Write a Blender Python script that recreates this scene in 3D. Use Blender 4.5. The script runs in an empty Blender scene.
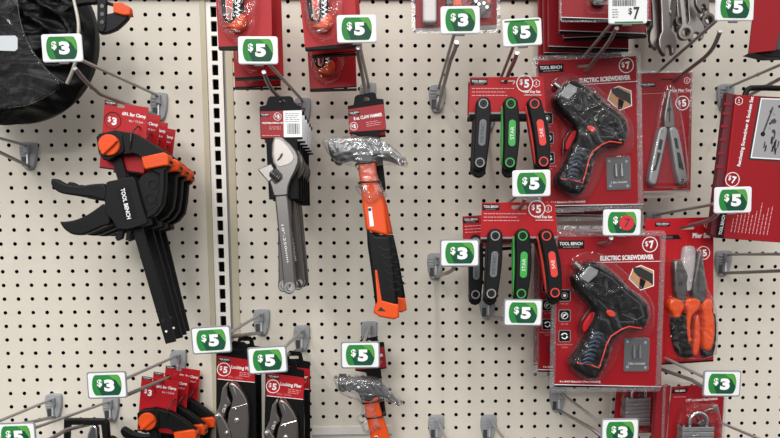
import bpy, math, random
from mathutils import Vector, Matrix, noise
from mathutils.geometry import tessellate_polygon
random.seed(7)
sc = bpy.context.scene
IN = 0.0254

# ------------------------------------------------------------------ camera
FPX, PX0, PY0 = 563.0, 390.0, 292.0
RM = [[0.99964246, -0.00720285, 0.02575025], [0.00932829, 0.9964727, -0.08339745], [-0.02505872, 0.08360784, 0.99618361]]
CAM = Vector((9.02871672, -41.5064199, -10.16292604))          # inches: x right, y into the wall, z up
def to_b(v): return Vector((v[0], -v[2], v[1]))
ax_x, ax_y, ax_z = to_b(RM[0]), to_b(RM[1]), to_b(RM[2])
cd = bpy.data.cameras.new('camera'); cam = bpy.data.objects.new('camera', cd); sc.collection.objects.link(cam)
mw = Matrix((ax_x, ax_y, ax_z)).transposed().to_4x4(); mw.translation = CAM * IN
cam.matrix_world = mw
cd.sensor_width = 36; cd.lens = FPX / 780 * 36; cd.shift_y = (PY0 - 219) / 780; cd.shift_x = 0; cd.clip_start = 0.01
sc.camera = cam

# ------------------------------------------------------------------ light
sc.view_settings.view_transform = 'Standard'; sc.view_settings.look = 'None'
sc.view_settings.exposure = 0.0; sc.view_settings.gamma = 1; sc.view_settings.use_curve_mapping = False
w = bpy.data.worlds.new('store'); sc.world = w; w.use_nodes = True
nt = w.node_tree; bg = nt.nodes['Background']; bg.inputs[1].default_value = 0.86
tcw = nt.nodes.new('ShaderNodeTexCoord'); sep = nt.nodes.new('ShaderNodeSeparateXYZ'); nt.links.new(tcw.outputs['Generated'], sep.inputs[0])
nz = nt.nodes.new('ShaderNodeTexNoise'); nz.inputs['Scale'].default_value = 3.2; nz.inputs['Detail'].default_value = 3
mpg = nt.nodes.new('ShaderNodeMapping'); mpg.inputs['Scale'].default_value = (1, 1, 2.5); nt.links.new(tcw.outputs['Generated'], mpg.inputs[0]); nt.links.new(mpg.outputs[0], nz.inputs[0])
ad = nt.nodes.new('ShaderNodeMath'); ad.operation = 'MULTIPLY_ADD'; ad.inputs[1].default_value = 1.1; nt.links.new(nz.outputs[0], ad.inputs[0]); nt.links.new(sep.outputs[2], ad.inputs[2])
cr = nt.nodes.new('ShaderNodeValToRGB'); e = cr.color_ramp.elements; e[0].position = .12; e[0].color = (.10, .10, .10, 1); e[1].position = 1.15 if False else 1.0; e[1].color = (1.0, 1.0, 1.0, 1)
m_ = e.new(.5); m_.color = (.46, .46, .47, 1); m2_ = e.new(.62); m2_.color = (.62, .62, .62, 1)
nt.links.new(ad.outputs[0], cr.inputs[0]); nt.links.new(cr.outputs[0], bg.inputs[0])
def strip(x, y, z, power, sx=0.16, sy=2.4, tgt=None):  # serves the ceiling strips and the added frontal fills
    l = bpy.data.lights.new('ceiling_or_fill_light', 'AREA'); l.shape = 'RECTANGLE'; l.size = sx; l.size_y = sy
    l.energy = power; l.color = (1.0, 0.985, 0.96)
    o = bpy.data.objects.new('ceiling_or_fill_light', l); sc.collection.objects.link(o); o.location = (x, y, z)
    return o
strip(-1.1, -1.9, 1.8, 25)
strip(0.25, -1.9, 1.8, 28)
strip(1.45, -1.9, 1.8, 15)
strip(-0.9, -3.4, 1.5, 66, 1.6, 1.2)  # added broad fill from the front left, no ceiling fixture
strip(1.2, -3.6, 1.5, 14, 1.6, 1.2)  # added weak fill from the front right, no ceiling fixture
strip(-0.1, -3.6, 0.6, 105, 1.4, 1.0)  # added low frontal fill to lift the centre of the board

# ------------------------------------------------------------------ materials
def lin(h):
    h = h.lstrip('#'); c = [int(h[i:i + 2], 16) / 255 for i in (0, 2, 4)]
    return tuple(v / 12.92 if v <= .04045 else ((v + .055) / 1.055) ** 2.4 for v in c) + (1,)
MATS = {}
def mat(name, col, rough=.5, metal=0, coat=0, bump=0, bscale=40, var=0, spec=.5):
    m = bpy.data.materials.new(name); m.use_nodes = True; nt = m.node_tree; b = nt.nodes['Principled BSDF']
    b.inputs['Base Color'].default_value = lin(col); b.inputs['Roughness'].default_value = rough
    b.inputs['Metallic'].default_value = metal; b.inputs['Coat Weight'].default_value = coat; b.inputs['Coat Roughness'].default_value = .12
    b.inputs['Specular IOR Level'].default_value = spec
    if bump or var:
        tc = nt.nodes.new('ShaderNodeTexCoord'); n = nt.nodes.new('ShaderNodeTexNoise'); n.inputs['Scale'].default_value = bscale
        n.inputs['Detail'].default_value = 4
        nt.links.new(tc.outputs['Object'], n.inputs['Vector'])
        if bump:
            bp = nt.nodes.new('ShaderNodeBump'); bp.inputs['Strength'].default_value = bump; bp.inputs['Distance'].default_value = .002
            nt.links.new(n.outputs[0], bp.inputs['Height']); nt.links.new(bp.outputs[0], b.inputs['Normal'])
        if var:
            mr = nt.nodes.new('ShaderNodeMapRange'); mr.inputs[3].default_value = 1 - var; mr.inputs[4].default_value = 1 + var
            mx = nt.nodes.new('ShaderNodeVectorMath'); mx.operation = 'SCALE'; mx.inputs[0].default_value = lin(col)[:3]
            nt.links.new(n.outputs[0], mr.inputs[0]); nt.links.new(mr.outputs[0], mx.inputs['Scale']); nt.links.new(mx.outputs[0], b.inputs['Base Color'])
    MATS[name] = m; return m
def clear(name, base=.04, edge=.55, tint=(1, 1, 1), haze=0.0, bump=0, bscale=120, rough=.06):
    m = bpy.data.materials.new(name); m.use_nodes = True; nt = m.node_tree; nt.nodes.clear()
    N = nt.nodes.new; L = nt.links.new
    out = N('ShaderNodeOutputMaterial'); tr = N('ShaderNodeBsdfTransparent'); tr.inputs[0].default_value = tint + (1,)
    gl = N('ShaderNodeBsdfGlossy'); gl.inputs['Roughness'].default_value = rough
    df = N('ShaderNodeBsdfDiffuse'); df.inputs[0].default_value = (.85, .86, .88, 1)
    lw = N('ShaderNodeLayerWeight'); lw.inputs[0].default_value = .35
    mr = N('ShaderNodeMapRange'); mr.inputs[3].default_value = base; mr.inputs[4].default_value = edge
    L(lw.outputs['Facing'], mr.inputs[0]); mix = N('ShaderNodeMixShader'); L(mr.outputs[0], mix.inputs[0]); L(tr.outputs[0], mix.inputs[1]); L(gl.outputs[0], mix.inputs[2])
    last = mix
    if haze:
        m2 = N('ShaderNodeMixShader'); m2.inputs[0].default_value = haze; L(mix.outputs[0], m2.inputs[1]); L(df.outputs[0], m2.inputs[2]); last = m2
    if bump:
        tc = N('ShaderNodeTexCoord'); n = N('ShaderNodeTexNoise'); n.inputs['Scale'].default_value = bscale; n.inputs['Detail'].default_value = .6
        n.inputs['Distortion'].default_value = 1.5
        bp = N('ShaderNodeBump'); bp.inputs['Strength'].default_value = bump; bp.inputs['Distance'].default_value = .006
        L(tc.outputs['Object'], n.inputs['Vector']); L(n.outputs[0], bp.inputs['Height'])
        for s in (gl, lw, df): L(bp.outputs[0], s.inputs['Normal'])
    L(last.outputs[0], out.inputs[0]); MATS[name] = m; return m
mat('board', '#d8d1c3', .6, bump=.15, bscale=60, var=.03)
mat('shaded_core', '#0d0906', .9, spec=.1); mat('tan', '#bdb49a', .55); mat('upright', '#efebe2', .35); mat('cavity_shade', '#050403', .9, spec=.1); mat('rail_or_shade_grey', '#8b8784', .4)  # near-black hardboard and backing hold the shade inside holes and slots
mat('clip', '#999b9e', .5, bump=.1); mat('wire', '#908988', .32, metal=.6); mat('wire_light', '#a5a2a0', .36, metal=.45); mat('tip', '#e0e0e0', .3, metal=.5)
mat('white', '#e9ebec', .4, coat=.2); mat('tag_edge', '#7f8184', .35); mat('tag_white', '#e6e7e8', .35, coat=.2)
mat('green', '#2a7f3b', .5, spec=.2); mat('green_light', '#549c42', .5, spec=.2); mat('green_dark', '#124c35', .5, spec=.2); mat('ink', '#222222', .5)
mat('sticker', '#c92a33', .45)
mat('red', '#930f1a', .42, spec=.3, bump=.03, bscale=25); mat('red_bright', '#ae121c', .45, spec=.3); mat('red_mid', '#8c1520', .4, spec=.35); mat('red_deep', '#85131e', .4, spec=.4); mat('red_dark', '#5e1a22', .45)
mat('black', '#0b0b0c', .5, bump=.05, bscale=300, spec=.22); mat('black_card', '#0a0a0b', .55, spec=.15); mat('black_gloss', '#161618', .22, coat=.4)
mat('char', '#111113', .5, bump=.08, bscale=400, spec=.22); mat('char_light', '#3c3d40', .45); mat('black_label', '#0b0b0c', .5, spec=.2)
mat('print_white', '#eeeeee', .45); mat('print_grey', '#8d8b8b', .5); mat('print_pink', '#d99a9c', .5)
mat('orange', '#e04e14', .42, spec=.35); mat('orange_deep', '#d9481c', .35, coat=.4); mat('orange_red', '#dd3a2c', .4)
mat('steel', '#8a8582', .32, metal=1); mat('steel_dark', '#625f5c', .3, metal=1); mat('head_steel', '#4b4c4f', .4, metal=.5); mat('steel_grey', '#716e6c', .34, metal=.9)
mat('chrome', '#d7d7d9', .1, metal=1); mat('nickel', '#8c8580', .3, metal=.95)
mat('alu', '#9d9e9f', .38, metal=.6); mat('insert_green', '#3aa548', .4); mat('insert_red', '#dc4038', .4); mat('insert_grey', '#6a6c6f', .45)
mat('skin', '#b98a62', .6); mat('photo_grey', '#9c9a9c', .5); mat('navy', '#27364a', .4); mat('bitbox', '#5d5c5e', .35, coat=.3); mat('blue_dot', '#8fa0bd', .4)
mat('fabric', '#070708', .45, bump=.6, bscale=60, spec=.25); mat('fabric_sheen', '#202123', .35, bump=.3, bscale=50, spec=.8); mat('silver_trim', '#b5b0a6', .4, metal=.3)
mat('strip_white', '#dcd8d0', .3, coat=.3); mat('label_pale', '#c9ced2', .4); mat('white_tube', '#cfc9c8', .45)
clear('clear', .02, .45, haze=.0, bump=.15, bscale=30, rough=.06); clear('clear_rim', .07, .55, haze=.03, bump=.25, bscale=160, rough=.12)
clear('film', .09, .7, haze=.05, bump=.9, bscale=50, rough=.1); clear('film_soft', .018, .5, haze=.0, bump=.9, bscale=45, rough=.05); clear('sleeve', .008, .35, haze=.0, bump=.6, bscale=22, rough=.1); clear('mist', .04, .4, haze=.35, bump=.2)

# ------------------------------------------------------------------ pixel ray -> point on the plane d inches in front of the board
def W(px, py, d):
    v = ax_x * ((px - PX0) / FPX) + ax_y * (-(py - PY0) / FPX) - ax_z
    s = (-d - CAM.y) / v.y
    return CAM + v * s
CUR = [None]
class Frame:
    """traced outlines: pixel -> local inches on the plane d in front of the board"""
    def __init__(s, ax, ay, d): s.ax, s.ay, s.d = ax, ay, d; s.o = W(ax, ay, d); CUR[0] = s
    def __call__(s, px, py, h=0): q = W(px, py, s.d + h) - s.o; return (q.x, q.z)
    def P(s, pts, ox=0, oy=0, k=1, h=0): return [s(ox + x / k, oy + y / k, h) for x, y in pts]
    def len(s, n): a, b = s(s.ax, s.ay), s(s.ax + n, s.ay); return math.hypot(a[0] - b[0], a[1] - b[1])

def area(p): return sum(p[i][0] * p[(i + 1) % len(p)][1] - p[(i + 1) % len(p)][0] * p[i][1] for i in range(len(p))) / 2
def inset(p, b):
    n = len(p); r = []
    for i in range(n):
        a, c, e = p[i - 1], p[i], p[(i + 1) % n]
        d1 = (c[0] - a[0], c[1] - a[1]); d2 = (e[0] - c[0], e[1] - c[1])
        l1 = math.hypot(*d1) or 1e-6; l2 = math.hypot(*d2) or 1e-6
        n1 = (-d1[1] / l1, d1[0] / l1); n2 = (-d2[1] / l2, d2[0] / l2)
        k = 1 + n1[0] * n2[0] + n1[1] * n2[1]; k = max(k, .5)
        r.append((c[0] + (n1[0] + n2[0]) / k * b, c[1] + (n1[1] + n2[1]) / k * b))
    return r
def chaikin(p, n=2, closed=True):
    for _ in range(n):
        q = []; m = len(p)
        if not closed: q.append(p[0])
        for i in range(m if closed else m - 1):
            a, b = p[i], p[(i + 1) % m]
            q.append(tuple(.75 * a[k] + .25 * b[k] for k in range(len(a)))); q.append(tuple(.25 * a[k] + .75 * b[k] for k in range(len(a))))
        if not closed: q.append(p[-1])
        p = q
    return p
def rrect(x0, z0, x1, z1, r=.1, n=4):
    x0, x1 = min(x0, x1), max(x0, x1); z0, z1 = min(z0, z1), max(z0, z1); p = []
    for cx, cz, a in ((x1 - r, z1 - r, 0), (x0 + r, z1 - r, 90), (x0 + r, z0 + r, 180), (x1 - r, z0 + r, 270)):
        for i in range(n + 1):
            t = math.radians(a + 90 * i / n); p.append((cx + r * math.cos(t), cz + r * math.sin(t)))
    return p
def circ(x, z, r, n=20, rz=None): rz = rz or r; return [(x + r * math.cos(2 * math.pi * i / n), z + rz * math.sin(2 * math.pi * i / n)) for i in range(n)]
def rot2(p, a, c=(0, 0)):
    ca, sa = math.cos(a), math.sin(a); return [(c[0] + (x - c[0]) * ca - (z - c[1]) * sa, c[1] + (x - c[0]) * sa + (z - c[1]) * ca) for x, z in p]
TXT = {}
def glyphs(s, bold):
    if (s, bold) not in TXT:
        c = bpy.data.curves.new('lettering', 'FONT'); c.body = s; c.size = 1; c.offset = bold; c.resolution_u = 3
        o = bpy.data.objects.new('lettering', c); me = bpy.data.meshes.new_from_object(o)
        vs = [(v.co.x, v.co.y) for v in me.vertices]; fs = [tuple(p.vertices) for p in me.polygons]
        bpy.data.objects.remove(o); bpy.data.curves.remove(c); bpy.data.meshes.remove(me)
        xs = [v[0] for v in vs]; ys = [v[1] for v in vs]; x0, x1, y0, y1 = min(xs), max(xs), min(ys), max(ys)
        TXT[(s, bold)] = ([((x - (x0 + x1) / 2) / (x1 - x0), (y - (y0 + y1) / 2) / (y1 - y0)) for x, y in vs], fs)
    return TXT[(s, bold)]

class MB:
    def __init__(s): s.v, s.f, s.m, s.sm, s.mats = [], [], [], [], []; s.fr = CUR[0]
    def ink(s, h):
        """outline traced on plane d, built h nearer: its true size there"""
        if not s.fr: return lambda x, z: (x, z)
        o = s.fr.o; cx, cz = CAM.x - o.x, CAM.z - o.z; D = -CAM.y - s.fr.d; k = (D - h) / D
        return lambda x, z: (cx + (x - cx) * k, cz + (z - cz) * k)
    def mi(s, m):
        if m not in s.mats: s.mats.append(m)
        return s.mats.index(m)
    def add(s, vs, fs, m, smooth=False):
        b = len(s.v); s.v += [tuple(v) for v in vs]; k = s.mi(m)
        for f in fs: s.f.append(tuple(b + i for i in f)); s.m.append(k); s.sm.append(smooth)
    def prism(s, p, h0, h1, m, bev=0, seg=1, holes=(), cap=True, back=True, capm=None, smooth=True):
        """outline p in x,z; h = inches toward the viewer; h0 back, h1 front"""
        g = s.ink(h1 - bev * .8 if seg > 1 else h1); p = [g(*q) for q in p]; holes = [[g(*q) for q in l] for l in holes]
        if area(p) < 0: p = p[::-1]
        holes = [q[::-1] if area(q) > 0 else q for q in holes]
        rings = [[(x, -h0, z) for x, z in p]]
        if bev:
            rings.append([(x, -(h1 - bev), z) for x, z in p])
            for k in range(1, seg + 1):
                t = k / seg * math.pi / 2; ip = inset(p, bev * (1 - math.cos(t))); rings.append([(x, -(h1 - bev + bev * math.sin(t)), z) for x, z in ip]); last = ip
        else: rings.append([(x, -h1, z) for x, z in p]); last = p
        n = len(p); vs = [v for r in rings for v in r]; fs = []
        for k in range(len(rings) - 1):
            for i in range(n): j = (i + 1) % n; fs.append((k * n + i, k * n + j, (k + 1) * n + j, (k + 1) * n + i))
        s.add(vs, fs, m, smooth and bev > 0 and seg > 1)
        for hl in holes:
            q = len(hl); vs = [(x, -h0, z) for x, z in hl] + [(x, -h1, z) for x, z in hl]
            s.add(vs, [(i, (i + 1) % q, q + (i + 1) % q, q + i) for i in range(q)], m)
        if cap: s.cap(last, h1, capm or m, holes)
        if back: s.cap(p, h0, m, holes, flip=True)
    def cap(s, p, h, m, holes=(), flip=False):
        pl = [[Vector((x, z, 0)) for x, z in p]] + [[Vector((x, z, 0)) for x, z in q] for q in holes]
        flat = [v for l in pl for v in l]; tris = tessellate_polygon(pl); fs = []
        for t in tris:
            a, b, c = (flat[i] for i in t); ccw = (b.x - a.x) * (c.y - a.y) - (b.y - a.y) * (c.x - a.x)
            t = t if (ccw > 0) != flip else t[::-1]; fs.append(tuple(t))
        s.add([(v.x, -h, v.y) for v in flat], fs, m)
    def flat(s, p, h, m): s.prism(p, h - .012, h, m, back=False)
    def line(s, a, b, wd, h, m):
        dx, dz = b[0] - a[0], b[1] - a[1]; l = math.hypot(dx, dz) or 1e-6; nx, nz = -dz / l * wd / 2, dx / l * wd / 2
        s.flat([(a[0] + nx, a[1] + nz), (a[0] - nx, a[1] - nz), (b[0] - nx, b[1] - nz), (b[0] + nx, b[1] + nz)], h, m)
    def pline(s, pts, wd, h, m, closed=False):
        for i in range(len(pts) - (0 if closed else 1)): s.line(pts[i], pts[(i + 1) % len(pts)], wd, h, m)
    def ring(s, x, z, r0, r1, h0, h1, m, n=24): s.prism(circ(x, z, r1, n), h0, h1, m, holes=[circ(x, z, r0, n)])
    def text(s, t, x, z, wd, ht, h, m, rot=0, bold=.0):
        vs, fs = glyphs(t, bold); ca, sa = math.cos(rot), math.sin(rot); x, z = s.ink(h)(x, z)
        s.add([(x + a * wd * ca - b * ht * sa, -h, z + a * wd * sa + b * ht * ca) for a, b in vs], fs, m)
    def tube(s, pts, r, m, n=8, cap=True, closed=False):
        P = [Vector(p) for p in pts]; g = s.ink(-sum(p.y for p in P) / len(P)); P = [Vector((g(p.x, p.z)[0], p.y, g(p.x, p.z)[1])) for p in P]; vs = []; k = len(P); rr = r if isinstance(r, (list, tuple)) else [r] * k; up = None
        for i in range(k):
            if closed: t = (P[(i + 1) % k] - P[i - 1]).normalized()
            else: t = (P[min(i + 1, k - 1)] - P[max(i - 1, 0)]).normalized()
            if up is None:
                up = Vector((0, 0, 1)) if abs(t.z) < .8 else Vector((1, 0, 0))
            a = t.cross(up).normalized(); b = a.cross(t).normalized(); up = b
            for j in range(n): q = 2 * math.pi * j / n; vs.append(P[i] + (a * math.cos(q) + b * math.sin(q)) * rr[i])
        fs = [(i % k * n + j, i % k * n + (j + 1) % n, (i + 1) % k * n + (j + 1) % n, (i + 1) % k * n + j) for i in range(k if closed else k - 1) for j in range(n)]
        s.add(vs, fs, m, True)
        if cap and not closed: s.add(vs[:n], [tuple(range(n))[::-1]], m); s.add(vs[-n:], [tuple(range(n))], m)
    def box(s, x0, x1, z0, z1, h0, h1, m, bev=0): s.prism([(x0, z0), (x1, z0), (x1, z1), (x0, z1)], h0, h1, m, bev)
    def dashes(s, x, z, wd, n, m, h, lh=.11, th=.035, rot=0, ch=.22):
        rnd = random.Random(int(x * 97 + z * 31 + n))
        for i in range(n):
            t = 0; ww = wd * rnd.uniform(.7, 1)
            while t < ww:
                l = rnd.uniform(.5, 1.2) * ch; l = min(l, ww - t)
                a = (t, -i * lh); b = (t + l * .8, -i * lh)
                a, b = rot2([a, b], rot); s.line((x + a[0], z + a[1]), (x + b[0], z + b[1]), th, h, m); t += l
    def build(s, name, parent=None, loc=None):
        me = bpy.data.meshes.new(name); me.from_pydata([(a * IN, b * IN, c * IN) for a, b, c in s.v], [], s.f)
        for m in s.mats: me.materials.append(MATS[m])
        me.polygons.foreach_set('material_index', s.m); me.polygons.foreach_set('use_smooth', s.sm); me.update()
        o = bpy.data.objects.new(name, me); sc.collection.objects.link(o)
        if parent: o.parent = parent
        if loc is not None: o.location = Vector(loc) * IN
        return o
def thing(name, label, cat, loc, ccw=0, group=None):
    o = bpy.data.objects.new(name, None); o.empty_display_size = .02; sc.collection.objects.link(o)
    o.location = Vector(loc) * IN; o.rotation_euler = (0, -math.radians(ccw), 0); return tag(o, label, cat, group)
def tag(o, label, cat, group=None):
    o['label'] = label; o['category'] = cat
    if group: o['group'] = group
    return o
def struct(o): o['kind'] = 'structure'; return o
def kids(o): return [c for c in bpy.data.objects if c.parent == o]
def dup(root, label, px, py, d, ccw=0, group=None, scale=1, yaw=0, pitch=0, skip=()):
    def cp(o, par):
        c = o.copy(); sc.collection.objects.link(c)
        if par: c.parent = par
        for k in kids(o):
            if k.name.split('.')[0] not in skip: cp(k, c)
        return c
    r = cp(root, None); r.location = W(px, py, d) * IN; r.rotation_euler = (math.radians(pitch), -math.radians(ccw), math.radians(yaw)); r['label'] = label
    if group: r['group'] = group
    elif 'group' in r: pass
    r.scale = (scale,) * 3
    return r

# ------------------------------------------------------------------ the wall: pegboards, slotted upright, rails
def pegboard(name, x0, x1, z0, z1, half_left=False, half_right=False):
    """cells centred on integer x,z; x0..x1 are hole columns"""
    mb = MB(); n = 12; R = .14; cell = {}
    for X in range(x0, x1 + 1):
        for Z in range(z0, z1 + 1):
            hx = R
            c = [(X + R * math.cos(math.radians(45 + 30 * i)), Z + R * math.sin(math.radians(45 + 30 * i))) for i in range(n)]
            xl, xr = X - .5, X + (.2 if half_right and X == x1 else .5)
            q = []
            cs = [(xr, Z + .5), (xl, Z + .5), (xl, Z - .5), (xr, Z - .5)]
            for k in range(4):
                a, b = cs[k], cs[(k + 1) % 4]
                for t in range(3): q.append((a[0] + (b[0] - a[0]) * t / 3, a[1] + (b[1] - a[1]) * t / 3))
            vs = [(x, 0, z) for x, z in c] + [(x, 0, z) for x, z in q] + [(x, .2, z) for x, z in c]
            fs = [(i, n + i, n + (i + 1) % n, (i + 1) % n) for i in range(n)]; wl = [(i, (i + 1) % n, 2 * n + (i + 1) % n, 2 * n + i) for i in range(n)]
            mb.add(vs, fs, "board"); mb.add(vs, wl, "shaded_core")  # hole walls: brown hardboard darkened to black with the shade inside
    mb.box(x0 - .5, x0 - .499, z0 - .5, z1 + .5, -.2, 0, 'board'); xe = x1 + (.2 if half_right else .5); mb.box(xe - .001, xe, z0 - .5, z1 + .5, -.2, 0, 'board')
    return struct(mb.build(name))
pegboard('wall_right', -1, 43, -29, 9)
pegboard('wall_left', -22, -3, -29, 9, half_right=True).location.z = .09 * IN
mb = MB(); mb.box(-23, 44, -30, 10, -.9, -.75, 'cavity_shade'); struct(mb.build('wall_back'))  # black sheet standing in for the shade behind the holes
# tan board edges and slotted upright
for nm, xa, xb in (('trim_1', -3.2, -2.8), ('trim_2', -1.5, -1.0)):
    mb = MB(); mb.box(xa, xb, -29.4, 9.4, -.15, .06, 'tan', .02); struct(mb.build(nm))
mb = MB()
slots = [rrect(-2.47, z - .37, -2.04, z + .37, .05, 2) for z in [k + .32 for k in range(-29, 9)]]
mb.prism([(-2.8, -29.4), (-1.72, -29.4), (-1.72, 9.4), (-2.8, 9.4)], -.25, -.05, 'upright', holes=slots)
mb.box(-1.72, -1.5, -29.4, 9.4, -.3, -.28, 'rail_or_shade_grey')  # grey strip painted as the shadow between upright and tan edge
struct(mb.build('trim_3'))
mb = MB(); mb.box(-2.7, -1.6, -29.4, 9.4, -.6, -.5, 'cavity_shade'); struct(mb.build('slot_shade'))  # black strip standing in for the shade behind the slots
mb = MB(); a = W(390, .3, 0).z; mb.box(-23, 44, a, a + 1.2, 0, .25, 'rail_or_shade_grey', .03); struct(mb.build('trim_5'))
mb = MB(); a, b = W(312, 427, .1), W(376, 434, .1); mb.box(a.x, b.x + 1.2, b.z, a.z, .002, .1, 'strip_white', .03); mb.box(a.x, b.x + 1.2, b.z - .1, b.z, .002, .16, 'clip', .02)
tag(mb.build('shelf_label_strip'), 'white plastic label strip low on the pegboard behind the lower hammer', 'label strip')

# ------------------------------------------------------------------ hooks and price tags
def hook(label, base, low, up, dl=9.3, du=9.4, clip=True, bd=.55):
    """base px on board; low = list of px (bend .. tip) ; up = px end of label arm"""
    o = W(base[0], base[1], 0)
    t = thing('peg_hook', label, 'hook', o, 0, 'pegboard hooks')
    mb = MB()
    out = chaikin([(-.58, .8), (-.3, .98), (.5, .95), (.62, .85), (.58, -.1), (.35, -.85), (.15, -1.0), (-.2, -1.0), (-.38, -.85), (-.6, 0)], 1)
    mb.prism(out, 0.01, .28, 'clip', .07, 2)
    for k in range(3): mb.box(-.5, -.08, .5 - k * .22, .58 - k * .22, .26, .34, 'clip', .02)
    mb.box(-.1, .22, .1, .72, .27, .62, 'clip', .05)
    mb.box(-.42, -.12, -.75, -.1, .27, .33, 'char_light', .02)
    mb.build('wall_clip', t)
    def loc(px, py, d): q = W(px, py, d) - o; return (q.x, q.y, q.z)
    mb = MB(); b = (0.02, -.3, -.75)
    n = len(low); pts = [b]
    if n >= 3: pts += [loc(*low[0], dl - 1.8), loc(*low[1], dl - .8), loc(*low[2], dl)]
    elif n == 2: pts += [loc(*low[0], dl - 1.0), loc(*low[1], dl)]
    else: pts += [loc(*low[0], dl)]
    if n >= 2: pts = [pts[0]] + chaikin(pts[1:] if n == 2 else pts[1:], 2, False)
    mb.tube(pts, .122, 'wire', 10); e = Vector(pts[-1]); dr = (e - Vector(pts[-2])).normalized()
    mb.tube([e, e + dr * .05], .124, 'tip', 10)
    mb.tube([(0.05, -.35, .5), (0.02, -.42, -.75)], .07, 'tip', 8)
    mb.build('product_wire', t)
    if up:
        mb = MB(); e = loc(*up, du); mb.tube([(.06, -.45, .62), (.06 + e[0] * .02, -.8, .66), e], .1, 'wire_light', 8); mb.build('label_arm', t)
    return t
TAGW, TAGH = 2.08, 1.4
def price_tag(text, label, ccw=0, px=0, py=0, d=9.6, edge='tag_white', sticker=False, plain=False, pitch=0, top=False):
    t = thing('price_tag', label, 'price tag', W(px, py, d), ccw, 'price tags on the hooks'); t.rotation_euler.x = math.radians(pitch)
    w2, h2 = TAGW / 2, TAGH / 2
    mb = MB(); e = .04 if edge == 'tag_white' else .08; mb.prism(rrect(-w2 - e, -h2 - e, w2 + e, h2 + e, .14), -.05, 0, edge, .02)
    mb.box(-.25, .25, -h2 - .1, -h2 + .2, -.16, -.051, 'clip', .02)
    mb.build('tag_holder', t)
    mb = MB(); mb.prism(rrect(-w2 / .93, -h2 / .94, w2 / .93, h2 / .94, .12), .001, .02, 'tag_white')
    if plain:
        mb.dashes(-.95, .72, 1.6, 1, 'ink', .034, ch=.1, th=.1)
        x = -.95
        rnd = random.Random(3)
        while x < .45:
            wd = rnd.choice((.02, .03, .05)); mb.box(x, x + wd, .22, .56, .02, .03, 'ink'); x += wd + rnd.choice((.025, .04))
        mb.dashes(-.95, .02, .45, 4, 'print_grey', .034, lh=.14, th=.05)
        mb.text('$', .12, -.1, .22, .42, .034, 'ink', bold=.02); mb.text('7', .5, -.2, .36, .72, .034, 'ink', bold=.03)
        mb.box(-.8, .9, -.74, -.66, .02, .03, 'green')
    else:
        g = [(.62 + .27 * math.cos(math.radians(-80 + 20 * i)), .63 * math.sin(math.radians(-80 + 20 * i)) / math.sin(math.radians(80))) for i in range(9)]
        g += [(-x, z) for x, z in g[::-1]]
        mb.flat(g, .03, 'green')
        mb.flat([(.1, .62), (.66, .62), (.8, .38), (.88, 0), (.86, -.18), (.62, .1), (.45, .35)], .036, 'green_light')
        mb.flat([(-.56, -.05), (-.3, -.12), (-.12, .3), (.45, .34), (.56, .3), (.86, -.2), (.72, -.58), (.64, -.63), (-.34, -.63)], .042, 'green_dark')
        mb.text('$', -.42, .12, .3, .5, .052, 'print_white', bold=.03)
        mb.text(text, .16, -.02, .62, .74, .054, 'print_white', bold=.06)
        if top: mb.box(-w2, w2, h2 - .1, h2 - .01, .02, .03, 'green')
    for i_, v in enumerate(mb.v): mb.v[i_] = (v[0] * .93, v[1], v[2] * .94) if True else v
    mb.build('price_card', t)
    if sticker:
        mb = MB(); mb.prism(circ(.24, -.02, .43, 28), .056, .07, 'sticker'); mb.text('7', .26, -.04, .28, .5, .078, 'ink', rot=-.12)
        o = mb.build('price_sticker', t); o['label'] = 'round red sticker with a handwritten 7'
    return t

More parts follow.
